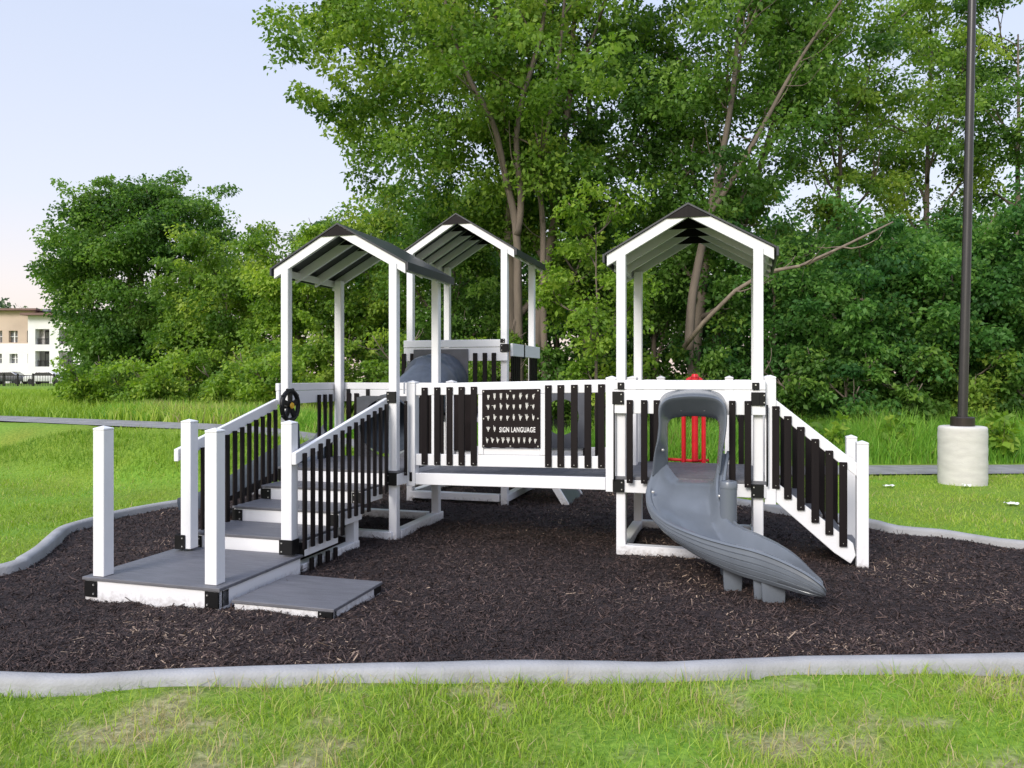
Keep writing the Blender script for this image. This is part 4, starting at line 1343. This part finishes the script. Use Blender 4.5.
# tunnel between rear and left towers
ta, tb = Vector((on_v(443, CV0 - .03), CV0 - .10, 1.52)), Vector((BU0 + WB * .5, BV1 + .05, 1.06))
ta.z = 1.54
axis_t = cr_line([ta, ta + Vector((0, -.22, -.02)), ta.lerp(tb, .5) + Vector((0.03, -.03, .03)), tb + Vector((0, .12, .02)), tb], 32)
mb = MB()
rad_t = []
for i in range(len(axis_t)):
    rad_t.append(.392 if i in (9, 10) else (.36 if i < 9 else .342))
mb.tube(axis_t, rad_t, 40, caps=False)
TN = mb.build('tunnel', M['tube'], PS, smooth=40)
def ring_plate(par, c, hw, hh, rr, t=.02):
    mb = MB(); g_ = []
    ri, ro = [], []
    for k in range(48):
        a = 2 * math.pi * (k + .5) / 48; ca, sa = math.cos(a), math.sin(a)
        tt = min(hw / max(abs(ca), 1e-6), hh / max(abs(sa), 1e-6))
        ri.append((c[0] + rr * ca, c[2] + rr * sa)); ro.append((c[0] + tt * ca, c[2] + tt * sa))
    for pts, y in ((ri, c[1]), (ro, c[1]), (ro, c[1] + t), (ri, c[1] + t), (ri, c[1])):
        g_.append([(a, y, b) for a, b in pts])
    mb.grid(g_, closed=True)
    o = mb.build('end_panel', M['panel'], par)
    return o
ring_plate(TN, (ta.x, fC - .056, 1.53), .37, .42, .352)
ring_plate(TN, (tb.x, BV1 + .015, 1.02), .39, .36, .34)
# climbing wall down the right side of the rear tower
mb = MB()
p0, p1 = Vector((CU1 + .06, 0, 1.08)), Vector((-1.03, 0, -.03))
mb.prism([(p0.x, p0.z), (p1.x, p1.z), (p1.x - .05, p1.z), (p0.x, p0.z - .07)], (1, 0, 0), (0, 0, 1), ((0, CV0 + .28, 0), (0, .82, 0)))
CW = mb.build('climbing_wall', M['panel'], PS, bevel=.003)
for v in (CV0 + .23, CV0 + 1.11):
    mb = MB(); mb.prism([(p0.x, p0.z + .03), (p1.x + .03, p1.z - .02), (p1.x - .07, p1.z - .02), (p0.x, p0.z - .11)], (1, 0, 0), (0, 0, 1), ((0, v, 0), (0, .045, 0)))
    mb.build('stringer', M['white'], CW, bevel=.003)
for i in range(6):
    t = .12 + .14 * i; c = p0.lerp(p1, t) + Vector((.03, CV0 + .45 + .45 * (i % 2), .03))
    MB().lathe([(.02, -.03), (.05, -.02), (.055, 0), (.035, .025), (.01, .03)], c, 10).build('handhold', M['red'], CW, smooth=True)

# dark slide off the left side of the stair tower
spine = [(BU0 - .03, .68), (BU0 - .25, .64), (BU0 - .6, .48), (BU0 - .95, .30), (BU0 - 1.2, .20), (BU0 - 1.42, .15), (BU0 - 1.55, .145)]
rows = []
vm = BV0 + .56
for i, (u, z) in enumerate(cr_line([Vector((a, 0, b)) for a, b in spine], 40) and [(p.x, p.z) for p in cr_line([Vector((a, 0, b)) for a, b in spine], 40)]):
    t = i / 40
    rim_ = .26 - .16 * t if t > .12 else .42 - 1.33 * t
    row = []
    for (dv, dz) in ((-.27, -.04), (-.30, rim_ * .5), (-.295, rim_), (-.265, rim_), (-.24, .04), (-.18, 0), (.18, 0), (.24, .04), (.265, rim_), (.295, rim_), (.30, rim_ * .5), (.27, -.04)):
        row.append((u, vm + dv + (.007 if i % 5 == 0 and abs(dv) > .25 else 0) * (1 if dv > 0 else -1), z + dz))
    rows.append(row)
mb = MB(); mb.grid(rows, closed=True)
mb.f.append(tuple(range(12))); mb.m.append(0); mb.f.append(tuple(40 * 12 + k for k in range(12))); mb.m.append(0)
S2 = mb.build('slide', M['tube'], PS, smooth=50)
S2['label'] = 'dark grey slide leaving the far side of the stair tower'

# ------------------------------------------------------------------ low step pad beside the platform
PD = empty('step_pad', (OX + (-1.93) * CT + (-2.15) * ST, OY + 1.93 * ST - 2.15 * CT, 0), -TH)
tag(PD, 'low grey step pad with white edge on the mulch beside the entry platform', 'step')
u0, u1, v0, v1 = -2.30 + 1.93, -1.52 + 1.93, -2.53 + 2.15, -1.80 + 2.15
mb = MB().box(u0, u1, v0, v1, .052, .074)
mb.build('mat', M['deck'], PD, bevel=.003)
mb = MB(); e = .012
mb.box(u0 + e, u1 - e, v0 + e, v0 + e + .036, -.03, .05); mb.box(u1 - e - .036, u1 - e, v0 + e + .04, v1 - e, -.03, .05); mb.box(u0 + e, u1 - e - .04, v1 - e - .036, v1 - e, -.03, .05)
mb.build('rim', M['white'], PD, bevel=.004)
for (u, v, s) in ((u1 - e - .055, v0 + e - .001, 1),):
    bracket(PD, u, v, .02, .11, .06, .06, s)
MB().box(u1 - e, u1 - e + .008, v1 - .12, v1 - .015, .0, .05).build('corner_bracket', M['bracket'], PD, bevel=.002)

# ------------------------------------------------------------------ lamp post
x, y = at(962.5, 11.66)
LP = empty('lamp_post', (x, y, 0))
tag(LP, 'tall dark bronze lamp pole on a round white concrete base in the grass', 'lamp post')
prof = [(.325, -.1), (.327, .04)]
for k in range(1, 12):
    prof.append((.330 + .003 * math.sin(k * 2.1), .04 + k * .069))
prof += [(.328, .835), (.315, .858), (.29, .866)]
MB().lathe(prof, (0, 0, 0), 40).build('concrete_base', M['concrete'], LP, smooth=50)
MB().lathe([(.165, .866), (.165, .99), (.15, 1.005), (.08, 1.008)], (0, 0, 0), 28).build('base_cover', mat('cover_bronze', (.05, .04, .036), .3, .1, 4, metal=.5), LP, smooth=40)
mb = MB(); mb.tube([(0, 0, .95), (.075, 0, 4.0), (.18, 0, 9.0)], [.068, .062, .052], 20)
mb.build('pole', M['pole'], LP, smooth=40)

# ------------------------------------------------------------------ litter
for (px, py, w, h, lb) in ((889, 486.5, .13, .03, 'crumpled white paper scrap on the lawn left of the lamp base'), (967, 486.5, .10, .04, 'small white paper scrap at the foot of the lamp base'), (1012, 504, .14, .025, 'thin pale paper scrap on the lawn right of the lamp base')):
    d = F * (EYE - .03) / (py - YH); x, y = at(px, d)
    rg = np.random.default_rng(px); mb = MB(); rows = []
    for i in range(6):
        rows.append([((i / 5 - .5) * w + rg.normal(0, .008), (j / 4 - .5) * .1 + rg.normal(0, .008), .03 + rg.random() * h) for j in range(5)])
    mb.grid(rows)
    o = mb.build('paper_scrap', mat('paper', (.8, .8, .8), .8, .05, 20), None, smooth=False, recalc=False)
    o.location = (x, y, ground(x, y))
    tag(o, lb, 'litter', 'paper scraps on the lawn')

# ------------------------------------------------------------------ far flats
DF = 105.0
fx = lambda px: (px - CX) * DF / F
fz = lambda py: zpx(py, DF)
M['render_w'] = mat('white_render', (.72, .71, .70), .85, .05, .4)
M['render_t'] = mat('tan_siding', (.50, .39, .31), .85, .08, .4)
M['eave'] = mat('brown_eave', (.16, .09, .075), .7, .1, 1)
M['glass'] = mat('window_glass', (.34, .34, .34), .2, .2, .3)
M['recess'] = mat('balcony_recess', (.10, .09, .095), .7, .2, .5)
FL = empty('apartment_building', (fx(30), DF, .5))
tag(FL, 'three storey white and tan apartment block with recessed balconies, far left', 'building')
ox, oy, oz = fx(30), DF, .5
def fb(mb, px0, px1, py0, py1, y0, y1, mi=0):
    return mb.box(fx(px0) - ox, fx(px1) - ox, y0, y1, fz(py1) - oz, fz(py0) - oz, mi)
def hole_wall(mb, px0, px1, py0, py1, holes, y0, y1, mi=0):
    """a wall slab with rectangular openings left in it"""
    xs = sorted({px0, px1, *[h[0] for h in holes], *[h[1] for h in holes]}); ys = sorted({py0, py1, *[h[2] for h in holes], *[h[3] for h in holes]})
    for i in range(len(xs) - 1):
        for j in range(len(ys) - 1):
            cx_, cy_ = (xs[i] + xs[i + 1]) / 2, (ys[j] + ys[j + 1]) / 2
            if any(h[0] < cx_ < h[1] and h[2] < cy_ < h[3] for h in holes): continue
            fb(mb, xs[i], xs[i + 1], ys[j], ys[j + 1], y0, y1, mi)
bal = [(a, a + 14.2, b, c) for a in (35.2, 59, 83, 107) for (b, c) in ((329, 344.5), (351, 366.6), (373.3, 387.5))]
wt = [(-14, -5, 330, 342), (1.5, 10.7, 330, 342), (20, 28, 330, 342)]
wl = [(-14, -5, 353.5, 363), (2.8, 11, 353.5, 363), (21, 29, 353.5, 363), (-14, -5, 375, 385.5), (2.8, 11, 375, 385.5), (21, 29, 375, 385.5)]
mb = MB()
hole_wall(mb, -40, 27.8, 309.5, 343, wt, 1.5, 2.0)
mb.box(fx(-40) - ox, fx(27.8) - ox, 2.4, 12, fz(392) - oz, fz(309.5) - oz)
mb.build('upper_wall', M['render_t'], FL)
mb = MB()
hole_wall(mb, -40, 30.2, 343, 392, [h for h in wl], 1.4, 2.0)
hole_wall(mb, 27.9, 135, 315.5, 392, [h for h in bal if h[0] > 30], 0, 1.0)
mb.box(fx(27.9) - ox, fx(135) - ox, 2.6, 12, fz(392) - oz, fz(315.5) - oz)
mb.build('wall', M['render_w'], FL)
mb = MB()
for h in bal:
    mb.box(fx(h[0] - .5) - ox, fx(h[1] + .5) - ox, 2.3, 2.55, fz(h[3]) - oz, fz(h[2]) - oz)
mb.build('balcony_recess', M['recess'], FL)
for h in bal[:6]:
    o = fb(MB(), h[0] + 1, h[0] + 7.5, h[2] + 2.2, h[3], 2.15, 2.28).build('balcony_door', M['glass'], FL)
    mb = MB(); fb(mb, h[0], h[1], h[3] - 6.2, h[3] - 5.5, .5, .6)
    for k in range(12): fb(mb, h[0] + h[3] * 0 + k * 1.25 + .2, h[0] + k * 1.25 + .5, h[3] - 5.5, h[3], .52, .58)
    mb.build('balcony_rail', M['bracket'], FL)
for h in wt + wl:
    w_ = fb(MB(), h[0], h[1], h[2], h[3], 2.05, 2.2).build('window', M['glass'], FL)
    mb = MB(); mid = (h[0] + h[1]) / 2; my = (h[2] + h[3]) / 2
    fb(mb, mid - .45, mid + .45, h[2], h[3], 1.8, 2.02); fb(mb, h[0], h[1], my - .3, my + .3, 1.82, 2.0)
    mb.build('frame', M['render_w'], w_)
mb = MB(); fb(mb, -42, 33, 307.8, 309.8, .6, 13)
mb.build('roof', M['eave'], FL)
mb = MB(); fb(mb, 24.5, 140, 313.4, 315.6, -1.0, 13.2)
mb.build('lower_roof', M['eave'], FL)
mb = MB(); fb(mb, 32, 39.5, 307.6, 309.9, 2, 9)
mb.build('roof_unit', mat('roof_unit_grey', (.16, .17, .2), .6, .1, 1), FL)
tree('tree', 'pale tree top showing over the roof of the flats', 4, 125, 12.6, 4.2, 301, 'pale', 0.7, 40, 60, .3, .3, 1.5, group='trees behind the flats', limbs=5)
tree('tree', 'second pale tree top over the flats nearer the lone tree', 32, 128, 12.0, 4.0, 302, 'pale', 0.7, 34, 60, .3, .3, 1.5, group='trees behind the flats', limbs=5)
# metal fence in front of the flats
DFn = 74.0
fn = empty('metal_fence', ((28 - CX) * DFn / F, DFn, ground(-40, DFn)))
tag(fn, 'black metal picket fence in front of the apartment block', 'fence')
def lx(px): return (px - 28) * DFn / F
zt_, zb_ = zpx(374.5, DFn) - fn.location.z, zpx(391, DFn) - fn.location.z
mb = MB()
for px in np.arange(-20, 120, 1.6): mb.box(lx(px) - .018, lx(px) + .018, -.018, .018, zb_, zt_ - .1)
mb.box(lx(-20), lx(120), -.025, .025, zt_ - .12, zt_ - .06); mb.box(lx(-20), lx(120), -.025, .025, zb_ + .1, zb_ + .16)
mb.build('picket_panel', M['bracket'], fn)
for px in (-11, 4, 17.8, 33, 54, 69, 84):
    MB().box(lx(px) - .06, lx(px) + .06, -.06, .06, -.2, zt_ + .1).build('post', M['bracket'], fn)
# two parked cars behind the fence
M['car_w'] = mat('car_white', (.7, .7, .7), .25, .02, 1, coat=.6); M['car_d'] = mat('car_dark', (.06, .065, .08), .25, .05, 1, coat=.6)
M['tyre'] = mat('tyre', (.02, .02, .02), .8, .1, 4); M['carglass'] = mat('car_glass', (.03, .035, .04), .1, .1, 2)
def car(px, dd, m_, lb):
    x, y = at(px, dd)
    c = empty('parked_car', (x, y, ground(x, y)), .05)
    tag(c, lb, 'car', 'cars parked by the flats')
    side = [(-2.2, .35), (-2.25, .75), (-2.1, .95), (-1.35, 1.02), (-.8, 1.45), (.75, 1.48), (1.5, 1.0), (2.1, .9), (2.25, .6), (2.2, .35)]
    mb = MB(); mb.prism(side, (1, 0, 0), (0, 0, 1), ((0, -.87, 0), (0, 1.74, 0))); mb.build('body', m_, c, bevel=.06, seg=2, smooth=40)
    mb = MB(); mb.prism([(-1.2, 1.03), (-.75, 1.40), (.68, 1.42), (1.3, 1.03)], (1, 0, 0), (0, 0, 1), ((0, -.885, 0), (0, 1.77, 0))); mb.build('window', M['carglass'], c)
    for wx in (-1.4, 1.4):
        for wy in (-.8, .8):
            MB().tube([(wx, wy - .1, .33), (wx, wy + .1, .33)], .33, 20).build('wheel', M['tyre'], c, smooth=40)
car(9, 92, M['car_d'], 'dark parked car behind the black fence, left of the other car')
car(47, 90, M['car_w'], 'white parked car behind the black fence under the balconies')

# ------------------------------------------------------------------ light, sky, camera
W = bpy.data.worlds.new('World'); SC.world = W; W.use_nodes = True
nt = W.node_tree; N, L = nt.nodes.new, nt.links.new
bg = nt.nodes['Background']
sky = N('ShaderNodeTexSky'); sky.sky_type = 'NISHITA'; sky.sun_disc = False
SUN_EL, SUN_AZ = 33.0, -148.0      # azimuth measured clockwise from +Y
sky.sun_elevation = R(SUN_EL); sky.sun_rotation = R(SUN_AZ); sky.air_density = 1.0; sky.dust_density = 3.0; sky.ozone_density = 1.0
# thin high haze whitens the sky
tc = N('ShaderNodeTexCoord'); sp = N('ShaderNodeSeparateXYZ'); L(tc.outputs['Generated'], sp.inputs['Vector'])
rp = N('ShaderNodeValToRGB')
rp.color_ramp.elements[0].position = 0.0; rp.color_ramp.elements[0].color = (4.3, 3.35, 2.95, 1)
rp.color_ramp.elements[1].position = 0.85; rp.color_ramp.elements[1].color = (3.9, 4.5, 6.2, 1)
for z_, c_ in ((0.10, (3.95, 3.5, 3.4)), (0.20, (3.3, 3.35, 3.75)), (0.40, (2.8, 3.05, 3.75)), (0.55, (3.0, 3.5, 4.9))):
    e_ = rp.color_ramp.elements.new(z_); e_.color = (*c_, 1)
L(sp.outputs['Z'], rp.inputs['Fac'])
mx = N('ShaderNodeMix'); mx.data_type = 'RGBA'; mx.inputs['Factor'].default_value = 0.8
L(sky.outputs['Color'], mx.inputs['A']); L(rp.outputs['Color'], mx.inputs['B'])
L(mx.outputs['Result'], bg.inputs['Color']); bg.inputs['Strength'].default_value = 0.125

sd = bpy.data.lights.new('sun', 'SUN'); sd.energy = 1.55; sd.angle = R(22); sd.color = (1.0, 0.95, 0.88)
so = bpy.data.objects.new('sun', sd); COL.objects.link(so)
az, el = R(SUN_AZ), R(SUN_EL)
dirv = Vector((math.sin(az) * math.cos(el), math.cos(az) * math.cos(el), math.sin(el)))
so.rotation_euler = dirv.to_track_quat('Z', 'Y').to_euler()

cam = bpy.data.cameras.new('camera'); co_ = bpy.data.objects.new('camera', cam); COL.objects.link(co_)
cam.sensor_width = 36; cam.lens = F / 1024 * 36; cam.shift_y = -(384 - YH) / 1024
cam.clip_start = .05; cam.clip_end = 3000
co_.location = (0, 0, EYE); co_.rotation_euler = (math.pi / 2, 0, 0)
SC.camera = co_
SC.view_settings.view_transform = 'Standard'; SC.view_settings.look = 'None'
SC.view_settings.exposure = 1.12; SC.view_settings.gamma = 1
SC.view_settings.use_curve_mapping = False
SC.cycles.use_denoising = True
SC.cycles.max_bounces = 8; SC.cycles.diffuse_bounces = 4; SC.cycles.transmission_bounces = 4; SC.cycles.transparent_max_bounces = 4
